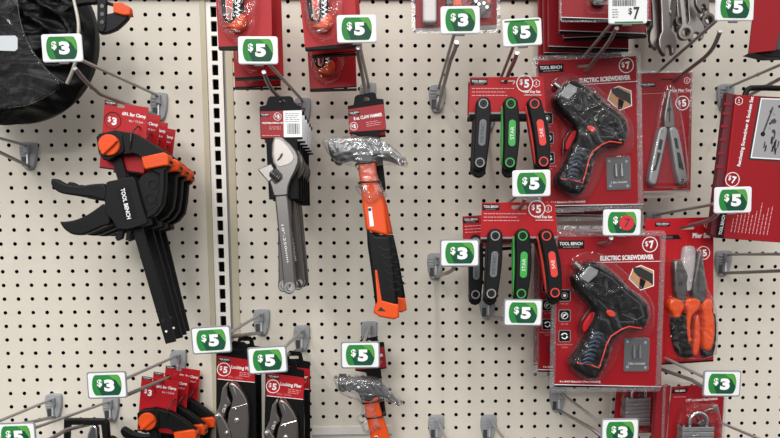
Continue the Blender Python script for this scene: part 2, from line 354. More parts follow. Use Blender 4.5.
# name: (label, base, low pts(bend.., tip), up end)
HK = [
 ('wire hook with grey clip holding the four large black bar clamps', (160, 107), [(100, 94), (86, 82), (75.5, 69)], (81, 60)),
 ('empty wire hook running off the left edge below the black fabric bundle', (30, 156), [(-30, 138), (-50, 130)], (-28, 131)),
 ('wire hook of the left locking pliers, beside the slotted upright', (262, 322), [(236, 336), (226, 337), (220, 331)], (229, 333)),
 ('wire hook of the right locking pliers, below the adjustable wrenches', (302, 338), [(283, 357), (277, 360), (271, 356)], (283, 349)),
 ('wire hook carrying the lower row of bar clamps', (179, 363), [(136, 391), (124, 396), (114, 393)], (125, 379)),
 ('wire hook at bottom left whose tag is cut by the left edge of the picture', (55, 406), [(22, 424), (0, 436)], (-8, 424)),
 ('wire hook over the black frame at bottom left', (112, 408), [(66, 430), (52, 438), (44, 442)], (34, 428)),
 ('wire hook of the lower wrapped hammer', (369, 334), [(366, 352), (365, 360), (364, 355)], (363, 344)),
 ('wire hook of the upper wrapped hammer', (368, 97), [(361, 68), (358.5, 57), (358, 48)], (359, 42)),
 ('wire hook through the adjustable wrench hangers', (303, 112), [(272, 90), (267, 81), (264, 72.5)], (267, 62)),
 ('bare wire hook with grey clip on open board left of the upper hex key sets', (437, 99), [(450.5, 60), (455, 50), (456.5, 42.5)], (454.5, 33)),
 ('wire hook of the upper hex key sets', (487, 118), [(510, 70), (515, 60), (517, 53)], (513.5, 46)),
 ('wire hook of the upper electric screwdriver packs', (560, 92), [(602, 51), (611, 39), (616.5, 28.5)], (613, 22)),
 ('wire hook of the multi plier pack, rising to the top right', (637, 98), [(704, 58), (713, 49), (720, 32)], (716, 21)),
 ('wire hook at right above the ratcheting screwdriver box', (724, 98), [(800, 68), (815, 58), (822, 50)], (815, 50)),
 ('wire hook of the lower hex key sets, under the tag between both sets', (487, 228), [(515, 212), (523, 205), (525, 198)], (521, 192)),
 ('wire hook of the lower electric screwdriver packs', (548, 240), [(600, 244), (608, 243), (611, 238)], (608, 232)),
 ('wire hook of the plier set, crossing the gap right of the screwdrivers', (652, 224), [(700, 223), (711, 220), (718, 213)], (714, 204)),
 ('bare wire hook with grey clip left of the lower hex key sets', (435, 266), [(447, 273), (453, 270), (454.5, 264)], (453, 258)),
 ('wire hook with grey clip below the lower hex key sets', (487, 306), [(505, 319), (515, 322), (520, 320)], (504, 309)),
 ('wire hook at the right edge below the ratcheting screwdriver box', (722, 263), [(800, 270), (820, 270), (830, 262)], (820, 254)),
 ('wire hook of the front padlock pack', (612, 342), [(692, 380), (706, 389), (713, 386)], (704, 377)),
 ('wire hook with grey clip below the lower screwdriver packs', (557, 399), [(592, 429), (610, 443), (618, 440)], (602, 424)),
 ('bare hook clip at the bottom edge, left one of the pair right of the hammer', (436, 427), [(457, 468), (460, 474), (461, 468)], (455, 458)),
 ('bare hook clip at the bottom edge, right one of the pair left of the screwdrivers', (488, 427), [(520, 468), (524, 474), (527, 468)], (520, 460)),
 ('wire hook at the bottom right whose base hides behind the padlock pack', (676, 412), [(760, 454), (775, 462), (782, 456)], (762, 440)),
]
for l, b, lo, up in HK: hook(l, b, lo, up)
T = price_tag
T('3', 'green three dollar price tag over the black fabric bundle at top left', 1.5, 62, 48)
T('5', 'five dollar price tag on the red knife packs beside the slotted upright', 0, 258, 50.3)
T('5', 'five dollar price tag above the upper wrapped hammer', 1, 356.7, 28.8)
T('3', 'three dollar price tag at top centre over the red bit pack', 1, 460.3, 20)
T('5', 'slightly tilted five dollar price tag with a green top edge above the upper hex keys', 3.5, 522.3, 32.3, top=True)
T('7', 'white seven dollar label with a barcode at the top edge', 1, 628, 10, plain=True)
T('5', 'five dollar price tag at the top edge right of the hanging combination wrenches', 0, 734.8, 7)
T('5', 'five dollar price tag at the foot of the upper hex key sets', 1, 531.5, 183.3)
T('5', 'price tag whose digit is covered by a round red sticker marked 7', 0, 622, 222.5, sticker=True)
T('5', 'five dollar price tag on the ratcheting screwdriver box at right', 1, 733, 200)
T('3', 'three dollar price tag left of the lower hex key sets', 0, 459.7, 253, edge='tag_edge')
T('5', 'five dollar price tag at the foot of the lower hex key sets', -1, 523, 312.6, edge='tag_edge')
T('5', 'five dollar price tag left above the left locking pliers', 3, 211.3, 340, edge='tag_edge')
T('5', 'five dollar price tag between the two locking plier packs', 3, 267.5, 360, edge='tag_edge')
T('3', 'three dollar price tag above the lower bar clamps at lower left', 1, 107, 385, edge='tag_edge')
T('5', 'five dollar price tag over the lower wrapped hammer', 0, 360.3, 355, edge='tag_edge')
T('3', 'three dollar price tag above the front padlock pack at lower right', -1, 722, 383.6, edge='tag_edge')
T('3', 'three dollar price tag cut by the bottom edge in front of the rear padlock', 0, 620, 431.5, edge='tag_edge')
T('5', 'five dollar price tag cut by the bottom left corner of the picture', 1, 16, 436, edge='tag_edge')

# ------------------------------------------------------------------ shared print
def logo(mb, c, wd, ht, h, rot=0):
    mb.flat(rot2([(c[0] - wd / 2, c[1] - ht / 2), (c[0] + wd / 2, c[1] - ht / 2), (c[0] + wd / 2, c[1] + ht / 2), (c[0] - wd / 2, c[1] + ht / 2)], rot, c), h, 'black_label')
    p = rot2([(c[0], c[1] + ht * .12)], rot, c)[0]; mb.text('TOOL BENCH', p[0], p[1], wd * .86, ht * .4, h + .01, 'print_white', rot, .02)
    q = rot2([(c[0] - wd * .3, c[1] - ht * .3)], rot, c)[0]; mb.dashes(q[0], q[1], wd * .65, 1, 'print_grey', h + .012, th=ht * .1, rot=rot, ch=wd * .14)
def price_disc(mb, x, z, r, t, h, fill=None, ring='print_white', rot=0, tilt=0):
    if fill: mb.flat(circ(x, z, r, 24), h - .004, fill)
    mb.ring(x, z, r * .9, r, h - .01, h + .004, ring)
    a, b = rot2([(-r * .42, r * .12), (r * .22, -r * .03)], tilt)
    mb.text('$', x + a[0], z + a[1], r * .38, r * .74, h + .008, 'print_white', tilt, .015)
    mb.text(t, x + b[0], z + b[1], r * .62, r * .98, h + .008, 'print_white', tilt, .045)
def hexmark(mb, x, z, r, h):
    p = [(x + r * math.cos(math.radians(30 + 60 * i)), z + r * math.sin(math.radians(30 + 60 * i))) for i in range(6)]
    mb.pline(p, r * .13, h, 'print_white', True); mb.line((x, z + r * .45), (x, z - r * .1), r * .16, h, 'print_white'); mb.line((x - r * .3, z - r * .35), (x + r * .3, z - r * .35), r * .12, h, 'print_white')
def blister(mb, p, h0, h1, m='clear', bev=.15, seg=2):
    """open-backed clear shell following outline p"""
    mb.prism(p, h0, h1, m, min(bev, (h1 - h0) * .9), seg, back=False)
def rim(mb, x0, z0, x1, z1, wd, h, m='clear_rim', ribs=True):
    """flat clear flange around a card with a row of moulded ribs"""
    mb.prism(rrect(x0, z0, x1, z1, .25), h - .03, h, m, holes=[rrect(x0 + wd, z0 + wd, x1 - wd, z1 - wd, .15)])
    if ribs:
        s = .13
        for k in range(int((x1 - x0 - .5) / s)):
            x = x0 + .25 + k * s
            for z in (z0 + wd * .45, z1 - wd * .45): mb.box(x, x + s * .5, z - wd * .22, z + wd * .22, h, h + .04, m)
        for k in range(int((z1 - z0 - .5) / s)):
            z = z0 + .25 + k * s
            for x in (x0 + wd * .45, x1 - wd * .45): mb.box(x - wd * .22, x + wd * .22, z, z + s * .5, h, h + .04, m)

# ------------------------------------------------------------------ bar clamps
G = 'large bar clamps on hooks'
def zz(ox, oy, k): return lambda pts: [(ox + x / k, oy + y / k) for x, y in pts]
z3 = zz(45, 95, 4.87); z4 = zz(45, 170, 4.87); z5 = zz(45, 260, 4.87)
def make_clamp():
    F = Frame(108.7, 145, 8.5); Q = lambda pts, n=0: chaikin([F(*p) for p in pts], n) if n else [F(*p) for p in pts]
    t = thing('bar_clamp', 'black bar clamp with orange pads, front one of the four large clamps at left', 'clamp', F.o, 0, 'large black bar clamps with orange pads')
    mb = MB(); pts = Q(z3([(320, 300), (370, 300)]) + z5([(635, 398), (587, 410)])); mb.prism(pts, -.32, -.14, 'black', .03)
    e = Q(z5([(590, 348), (575, 295)])); mb.flat(circ(e[0][0], e[0][1], .07, 10), -.125, 'print_white'); mb.flat(circ(e[1][0], e[1][1], .1, 10), -.125, 'black_gloss')
    mb.build('bar', t)
    mb = MB()
    arm = Q(z3([(345, 172), (440, 188), (490, 215), (545, 250), (600, 290), (612, 330), (600, 360)]) + z4([(585, 5), (582, 100), (572, 170), (540, 215), (490, 243), (478, 235), (500, 205), (545, 165), (552, 100), (556, 20)]) + z3([(500, 360), (480, 320), (455, 295), (430, 285), (385, 292)]))
    mb.prism(arm, -.34, .12, 'black', .06, 2)
    web = Q(z4([(470, 30), (555, -20), (556, 150), (540, 175), (484, 225), (440, 80)])); mb.prism(web, -.22, -.04, 'char')
    for x, y, r in ((550, 12, 15), (523, 70, 21), (513, 140, 26)):
        c = Q(z4([(x, y)]))[0]; mb.ring(c[0], c[1], r / 4.87 / 17 * .75, r / 4.87 / 17 * 1.02, -.04, 0.0, 'black', 18)
    mb.build('jaw_arm', t)
    mb = MB(); mb.prism(Q(z3([(250, 205), (265, 188), (345, 170), (375, 190), (388, 272), (375, 285), (312, 322), (285, 315), (262, 285)])), -.36, .2, 'black', .06, 2); mb.build('head_block', t)
    mb = MB(); c = Q(z3([(310, 243)]))[0]; mb.prism(circ(c[0], c[1], .6, 30), .2, .36, 'orange', .05, 2)
    d = Q(z3([(268, 282), (280, 262), (340, 208), (352, 222), (330, 245), (282, 290)])); mb.prism(d, .34, .52, 'orange', .04); k = mb.build('locking_knob', t)
    mb = MB(); mb.prism(Q(z3([(470, 302), (578, 279), (598, 290), (606, 342), (580, 345), (487, 363), (478, 340)])), -.4, .34, 'orange', .07, 2)
    a, b = Q(z3([(492, 332), (585, 312)])); 
    for i in range(7): u = i / 7; mb.line((a[0] + (b[0] - a[0]) * u, a[1] + (b[1] - a[1]) * u), (a[0] + (b[0] - a[0]) * (u + .1), a[1] + (b[1] - a[1]) * (u + .1)), .04, .352, 'orange_deep')
    mb.build('jaw_pad', t)
    mb = MB()
    mb.prism(Q(z4([(298, 62), (310, 55), (425, 32), (440, 50), (470, 160), (500, 248), (500, 262), (440, 282), (395, 292), (350, 288), (325, 240), (296, 215), (290, 150), (296, 110)])), -.42, .3, 'char', .06, 2)
    mb.prism(Q(z4([(345, 88), (408, 76), (447, 232), (392, 246)])), .29, .315, 'black_label')
    a, b = Q(z4([(377, 88), (410, 240)])); L = math.hypot(a[0] - b[0], a[1] - b[1])
    mb.text('TOOL BENCH', (a[0] + b[0]) / 2, (a[1] + b[1]) / 2, L * .97, .24, .33, 'print_white', math.atan2(b[1] - a[1], b[0] - a[0]), .03)
    mb.prism(Q(z4([(355, 296), (385, 290), (372, 335), (350, 345), (340, 330)]), 0), -.3, 0, 'char', .03); mb.prism(Q(z4([(395, 292), (425, 285), (412, 335), (392, 343)])), -.3, 0, 'char', .03)
    mb.build('grip_body', t)
    mb = MB(); mb.prism(Q(z4([(30, 52), (36, 42), (52, 42), (80, 58), (110, 72), (170, 80), (230, 68), (300, 64), (302, 150), (280, 148), (240, 135), (180, 128), (120, 122), (70, 112), (40, 88), (30, 70)]), 1), -.3, .16, 'char', .1, 3); mb.build('trigger', t)
    mb = MB(); mb.prism(Q(z4([(72, 250), (100, 252), (150, 243), (200, 222), (250, 190), (290, 158), (320, 200), (320, 270), (290, 272), (250, 290), (200, 312), (170, 319), (130, 314), (98, 292), (80, 268)]), 1), -.3, .16, 'char', .1, 3); mb.build('trigger', t)
    mb = MB(); c = [(104.5, 101), (148.3, 107.5), (143.5, 174), (99.5, 168)]; q = Q(c); hole = rrect(*(Q([(117, 104.5)])[0]), *(Q([(125, 108.5)])[0]), .08)
    sl = math.atan2(q[1][1] - q[0][1], q[1][0] - q[0][0]); 
    mb.prism(q, -.48, -.44, 'red_bright', holes=[rot2(hole, sl, hole[0])])
    lp = Q([(110.5, 103.2)])[0]; logo(mb, lp, .62, .2, -.43, sl)
    c = Q([(112.6, 120.3)])[0]; mb.flat(circ(c[0], c[1], .48, 26), -.425, 'black_label'); mb.flat(circ(c[0], c[1], .42, 26), -.42, 'red_bright'); price_disc(mb, c[0], c[1] - .03, .44, '3', -.41, ring='red_bright', tilt=sl)
    p = Q([(134, 115.5)])[0]; mb.text('6IN. Bar Clamp', p[0], p[1], 1.35, .26, -.43, 'print_white', sl, .03)
    p = Q([(136, 121.5)])[0]; mb.text('6in. / 15.2cm', p[0], p[1], .8, .12, -.43, 'print_white', sl)
    q2 = Q([(99.8, 166.6), (143.6, 172.6), (143.5, 174), (99.5, 168)]); mb.flat(q2, -.425, 'black_label')
    mb.build('header_card', t)
    mb = MB(); a, b, c2, d2 = [F(*p) for p in z3([(447, 150), (428, 190), (424, 240), (418, 275)])]
    mb.tube([(a[0], .42, a[1]), (a[0], .1, a[1]), (b[0], -.2, b[1]), (c2[0], -.2, c2[1]), (d2[0], -.1, d2[1])], .045, 'black_gloss', 6); mb.build('cable_tie', t)
    return t
clamp = make_clamp()
dup(clamp, 'second of the four large black bar clamps, right behind the front one', 122.5, 151, 6.6, -.9)
dup(clamp, 'third of the four large black bar clamps, between second and rearmost', 131.5, 156, 4.9, -1.6)
dup(clamp, 'rearmost of the four large black bar clamps, nearest the pegboard', 140.5, 160.5, 3.0, -2.6)
def low_clamp(label, px, py, d, ccw, cx=0, cz=.42):
    c = dup(clamp, label, px, py, d, ccw, 'lower bar clamps at bottom left')
    for k in kids(c):
        if k.name.startswith('header_card'): k.rotation_euler.y = math.radians(ccw); k.location = (cx * IN, 0, cz * IN)
        if k.name.startswith('cable_tie'): k.location = (.1 * IN, 0, .3 * IN)
    return c
low_clamp('front bar clamp of the lower row, its orange knob at the bottom edge', 146.8, 419.3, 3.8, -4, -.1, .3)
low_clamp('middle bar clamp of the lower row at bottom left', 157, 413.5, 2.6, -5, 0, .3)
low_clamp('rearmost bar clamp of the lower row at bottom left', 169, 406, 1.3, -6, 0, .3)

# small clamp cut by the top edge
F = Frame(102, 10, 6); t = thing('bar_clamp', 'small black clamp hanging at the top edge above the three dollar tag', 'clamp', F.o)
mb = MB(); mb.prism(F.P([(97, -60), (107, -60), (105.5, 27), (103, 32), (98.5, 31), (97, 26)]), -.1, .12, 'char', .03)
for y in (6, 14, 22): c = F(102, y); mb.prism(circ(c[0], c[1], .12, 12), .11, .16, 'black_gloss')
mb.build('bar', t)
mb = MB(); mb.prism(chaikin(F.P([(58, 11), (66, 3), (78, -2), (97, -3), (97, 3), (84, 3), (72, 6), (63, 13)]), 1), -.15, .15, 'black', .05); mb.build('handle', t)
mb = MB(); mb.prism(chaikin(F.P([(97, 16), (104, 14), (112, 13), (118, 10), (127, 10), (129, 16), (124, 22), (116, 29), (106, 33), (97, 33)]), 1), -.25, .05, 'char', .05); mb.build('jaw_arm', t)
mb = MB(); mb.prism(F.P([(113, 3), (122, 2.5), (130, 7), (131, 15), (124, 15.5), (113.5, 12.5)]), -.2, .2, 'orange', .06, 2); mb.build('jaw_pad', t)
mb = MB(); mb.prism(chaikin(F.P([(60, -3), (80, -8), (112, 3), (118, 3), (118, 8), (108, 4), (96, 2)]), 1), -.3, -.1, 'black', .03); mb.build('brace', t)

# ------------------------------------------------------------------ black fabric bundle
F = Frame(6, 34, 5.2); t = thing('fabric_bundle', 'big round folded black fabric bundle with a steel hoop at the top left corner', 'folded fabric bundle', F.o)
def disc(R, hmax, seed, nr=46, na=150, twist=2.0, amp=.22, rz=1.0):
    mb = MB(); vs = [(0, -hmax, 0)]; fs = []
    for i in range(1, nr + 1):
        u = i / nr; r0 = R * u
        for j in range(na):
            a = 2 * math.pi * j / na; r = r0 * (1 + .045 * u * noise.noise(Vector((math.cos(a) * 3.5, math.sin(a) * 3.5, seed)))); x, z = r * math.cos(a), r * math.sin(a) * rz
            s = noise.noise(Vector((x * .35 + seed, z * .35, seed))) * 2.2
            f = 1 - abs(math.sin((u * 12 + s * twist + .8 * math.cos(a * 2 + seed)) * 1.35))
            f2 = 1 - abs(noise.noise(Vector((math.cos(a) * 2.2 + seed, math.sin(a) * 2.2, u * 1.3))) * 2)
            f3 = 1 - abs(math.sin(a * 6 + s * 2.5 + u * 4)); h = hmax * (1 - u ** 4) + (amp * .5 * f3 ** 3 + amp * f ** 2 + amp * .8 * f2 * f2) * (1 - u ** 14) - .1
            vs.append((x, -h, z))
    for j in range(na): fs.append((0, 1 + j, 1 + (j + 1) % na))
    for i in range(nr - 1):
        for j in range(na): a, b = 1 + i * na + j, 1 + i * na + (j + 1) % na; fs.append((a, a + na, b + na, b))
    mb.add(vs, fs, 'fabric', True)
    return mb
CUR[0] = None
mb = disc(5.35, 1.1, 3.3, amp=.62, rz=1.03); mb.prism(circ(0, 0, 5.25, 60), -.9, -.05, 'fabric', .3, 3); mb.build('folded_cloth', t)
CUR[0] = F
mb = MB(); pts = [F(*p) for p in chaikin([(70, -12), (75, 5), (79.5, 22), (80.5, 36), (78, 55), (72, 71), (65.5, 83)], 2, False)]
mb.tube([(x, -1.25 + .12 * abs(z) ** 1, z) for x, z in pts], .1, 'silver_trim', 8); mb.build('steel_hoop', t)
mb = MB(); pg = chaikin(F.P([(-30, -20), (16, -20), (18, 5), (22, 28), (30, 48), (44, 68), (62, 84), (48, 96), (20, 108), (-30, 108)]), 1)
N = 40; xs = [p[0] for p in pg]; zs = [p[1] for p in pg]
mb.prism(pg, 2.1, 2.22, 'sleeve', .05, 2, back=False); mb.build('plastic_sleeve', t)
mb = MB(); mb.prism([F(*p) for p in [(-20, 36), (15, 35.5), (17.5, 38), (17.5, 49), (15, 51), (-20, 50)]], 2.24, 2.28, 'label_pale'); mb.build('sticker', t)
mb = MB(); pts = chaikin([F(*p) for p in [(17, 0), (20, 22), (27, 42), (40, 62), (52, 75), (64, 83)]], 2, False)
for i in range(0, len(pts) - 1): mb.line(pts[i], pts[i + 1], .045, 2.25, 'char_light')
mb.build('seam', t)

# ------------------------------------------------------------------ utility knife packs
def make_knife():
    F = Frame(243, 20, 8.6); Q = lambda pts, n=0: chaikin([F(*p) for p in pts], n) if n else [F(*p) for p in pts]
    t = thing('knife_pack', 'front red knife pack at the top, hanging over the slotted upright', 'tool pack', F.o, 0, 'red carded knives at the top')
    mb = MB(); mb.prism(Q([(212, -75), (270, -75), (272, 46), (218.5, 48)]), -.05, 0, 'red_bright'); mb.flat(Q([(218.3, 46.6), (272, 44.8), (272, 46), (218.5, 48)]), .01, 'black_label')
    mb.box(F(218.5, 48)[0], F(272, 48)[0], F(218, 49)[1], F(218, 47.4)[1], -.3, 0, 'black_label')
    c = F(274, -2); mb.build('card', t)
    mb = MB(); mb.prism(Q([(221, -70), (243, -70), (242, 10), (240, 15), (236, 15.5), (235, 19), (231, 23), (226, 22), (222.5, 17), (221, 5)]), .02, .62, 'black', .1, 2)
    mb.prism(Q([(224.5, -40), (232.5, -40), (233, 12), (232, 19), (228.5, 21), (225.5, 18)], 1), .6, .66, 'steel', .02); mb.prism(Q([(225.5, -40), (231.5, -40), (232, 12), (231, 18), (228.5, 19.8), (226.5, 17)], 1), .66, .69, 'orange_red', .01); mb.prism(Q([(227.5, 8), (230.5, 8), (230.5, 16), (228.5, 17.5)]), .69, .71, 'black_gloss')
    for i in range(8): y = -20 + i * 4.5; a, b = Q([(235, y), (240, y + 3)]); mb.line(a, b, .07, .635, 'print_white'); a, b = Q([(240, y + 3), (236.5, y + 5)]); mb.line(a, b, .07, .635, 'print_white')
    mb.build('knife_handle', t)
    mb = MB(); mb.prism(Q([(222, 13), (224, 22), (229.5, 29), (238, 31.5), (244.5, 27), (247, 19), (244, 14), (236, 11)], 2), .04, .52, 'orange', .16, 3); mb.build('knife_tip', t)
    mb = MB(); blister(mb, Q([(217, -74), (258, -74), (258, 5), (256, 26), (248, 38), (234, 42), (222, 33), (217, 16)], 2), .0, .75, 'film_soft', .35, 3); mb.build('blister', t)
    return t
kp = make_knife()
GK = 'red carded knives at the top'
dup(kp, 'second red knife pack behind the tag, its right edge showing beside the front one', 257, 53, 5.4, 1, GK)
dup(kp, 'rearmost red knife pack of the left stack, lying on the pegboard', 256, 64, 3.4, 0, GK)
dup(kp, 'front red knife pack of the right stack, above the upper hammer', 328, 19.5, 8.6, 3.5, GK)
dup(kp, 'middle red knife pack of the right stack, its black lower edge tilted', 334, 28, 7.0, 3.5, GK)
dup(kp, 'rearmost red knife pack of the right stack with its orange tip showing', 331, 65, 4.4, 1.5, GK)

# ------------------------------------------------------------------ hanger header shared by wrenches and hammers
def header(mb, Q, pts, label, lab_h=.02):
    mb.prism(Q(pts), -.08, 0, 'black_card', .02); q = Q(label); mb.flat(q, lab_h, 'red')
# adjustable wrenches
def make_wrench():
    F = Frame(283, 105, 8.6); Q = lambda pts, n=0: chaikin([F(*p) for p in pts], n) if n else [F(*p) for p in pts]
    t = thing('adjustable_wrench_pack', 'front adjustable wrench on a black hanger with red and white label', 'wrench pack', F.o, 0, 'adjustable wrenches on black hangers')
    mb = MB(); hl = circ(*F(282, 102), .2, 14)
    mb.prism(Q([(259.4, 106.5), (266, 105), (268, 98), (270, 96.3), (290, 96), (292.5, 97.5), (295, 104), (301, 106), (302.3, 138.4), (297, 139), (298.5, 199), (269, 199.5), (266, 139.5), (260.5, 138.5)]), -.2, -.04, 'black_card', .02, holes=[hl])
    mb.flat(Q([(260.2, 111.5), (283.2, 110.8), (283.9, 137.2), (261, 138)]), -.025, 'red'); mb.flat(Q([(283.2, 110.8), (301.8, 110.2), (302.3, 137), (283.9, 137.2)]), -.025, 'print_white')
    logo(mb, F(264.8, 115), .5, .18, -.02); c = F(277.5, 116.5); price_disc(mb, c[0], c[1], .22, '5', -.02)
    p = F(272.6, 123.2); mb.text('ADJUSTABLE WRENCH 10IN', p[0], p[1], 1.2, .13, -.015, 'print_white', 0, .03); a = F(262, 127); mb.dashes(a[0] + .4, a[1], .7, 2, 'print_pink', -.015); a = F(262, 135.5); mb.dashes(a[0], a[1], 1.1, 1, 'print_pink', -.015)
    a = F(285, 113.5); mb.dashes(a[0], a[1], .85, 5, 'print_grey', -.012)
    x, z = F(287, 123.5); z2 = F(287, 134)[1]; rnd = random.Random(4)
    while x < F(299.5, 124)[0]: wd = rnd.choice((.02, .035, .05)); mb.box(x, x + wd, z2, z, -.02, -.012, 'ink'); x += wd + rnd.choice((.03, .045))
    mb.build('hanger_card', t)
    zw = lambda pts: [(200 + x / 3.9, 100 + y / 3.9) for x, y in pts]
    mb = MB()
    mb.prism(Q(zw([(287, 146), (297, 141), (322, 147), (352, 172), (374, 198), (385, 222), (385, 245), (372, 280), (356, 310), (346, 338), (342, 375), (346, 400)]) + [(295.5, 281), (295.9, 288), (293, 293), (289.5, 294.3), (285.5, 293), (283.3, 289), (283.2, 281), (274.7, 196)] + zw([(286, 372), (276, 335), (270, 318), (292, 300), (300, 278), (290, 255), (283, 246), (278, 215), (279, 175)])), .0, .38, 'steel_grey', .08, 2, holes=[circ(*F(289.6, 287.6), .2, 14)])
    mb.ring(*F(289.6, 287.6), .2, .33, .3, .41, 'chrome', 18)
    a, b = F(281.5, 225), F(287.2, 262)
    mb.text('10\"-250mm', (a[0] + b[0]) / 2 + .05, (a[1] + b[1]) / 2, math.hypot(a[0] - b[0], a[1] - b[1]), .14, .395, 'print_white', math.atan2(b[1] - a[1], b[0] - a[0]))
    mb.prism(Q(zw([(290, 150), (300, 150), (322, 158), (352, 192), (370, 225), (352, 250), (305, 262), (290, 240), (286, 200)]), 1), .36, .40, 'steel', .02)
    mb.prism(Q(zw([(318, 205), (325, 212), (318, 226), (304, 238), (298, 236), (308, 226)]), 1), .40, .41, 'ink')
    mb.build('wrench_body', t)
    mb = MB(); mb.prism(Q(zw([(224, 270), (262, 254), (278, 248), (285, 262), (296, 280), (290, 300), (273, 318), (266, 320)])), .04, .36, 'steel', .05); mb.build('movable_jaw', t)
    mb = MB(); a, b = F(*zw([(270, 278)])[0]), F(*zw([(318, 318)])[0])
    mb.prism(Q(zw([(266, 285), (296, 262), (330, 300), (300, 328), (286, 326)]), 1), .34, .4, 'ink')
    d = Vector((b[0] - a[0], 0, b[1] - a[1])); nn = 5; s0 = Vector((a[0], -.36, a[1]))
    for i in range(nn):
        c = s0 + d * (.16 + .14 * i); mb.tube([c, c + d * .03, c + d * .06, c + d * .09], [.1, .22, .22, .1], 'steel', 14)
    mb.tube([s0 + d * .08, s0 + d * .92], .09, 'ink', 10)
    mb.build('worm_screw', t)
    mb = MB(); a, b = Q([(273.5, 196.6), (288.5, 195)]); mb.tube([(a[0], .15, a[1]), (a[0], -.42, a[1]), (b[0], -.42, b[1]), (b[0], .15, b[1])], .04, 'black_gloss', 6); mb.build('cable_tie', t)
    return t
wr = make_wrench(); GW = 'adjustable wrenches on black hangers'
rel = ['second', 'third', 'fourth', 'fifth', 'rearmost']
for i, (d, rr) in enumerate(((7.3, -5.2), (6.1, 1.6), (5.0, 0.6), (3.9, 1.6), (2.8, 0.4))):
    k = (41.5 - 8.6) / (41.5 - d); px, py = 375.5 + (283 - 375.5) * k, 245 + (105 - 245) * k
    c = dup(wr, ('%s adjustable wrench hanger in the row behind the front one, counted toward the pegboard' % rel[i]) if i < 4 else 'rearmost adjustable wrench hanger of the row, nearest the pegboard', px, py, d, 0, GW)
    pv = F0 = None
    for q in kids(c):
        nm = q.name.split('.')[0]
        if nm in ('wrench_body', 'movable_jaw', 'worm_screw', 'cable_tie'):
            # swing about the tie
            pz = -4.6; a = math.radians(rr); q.rotation_euler.y = -a
            q.location = (( pz * math.sin(a)) * IN, 0, (pz - pz * math.cos(a)) * IN)

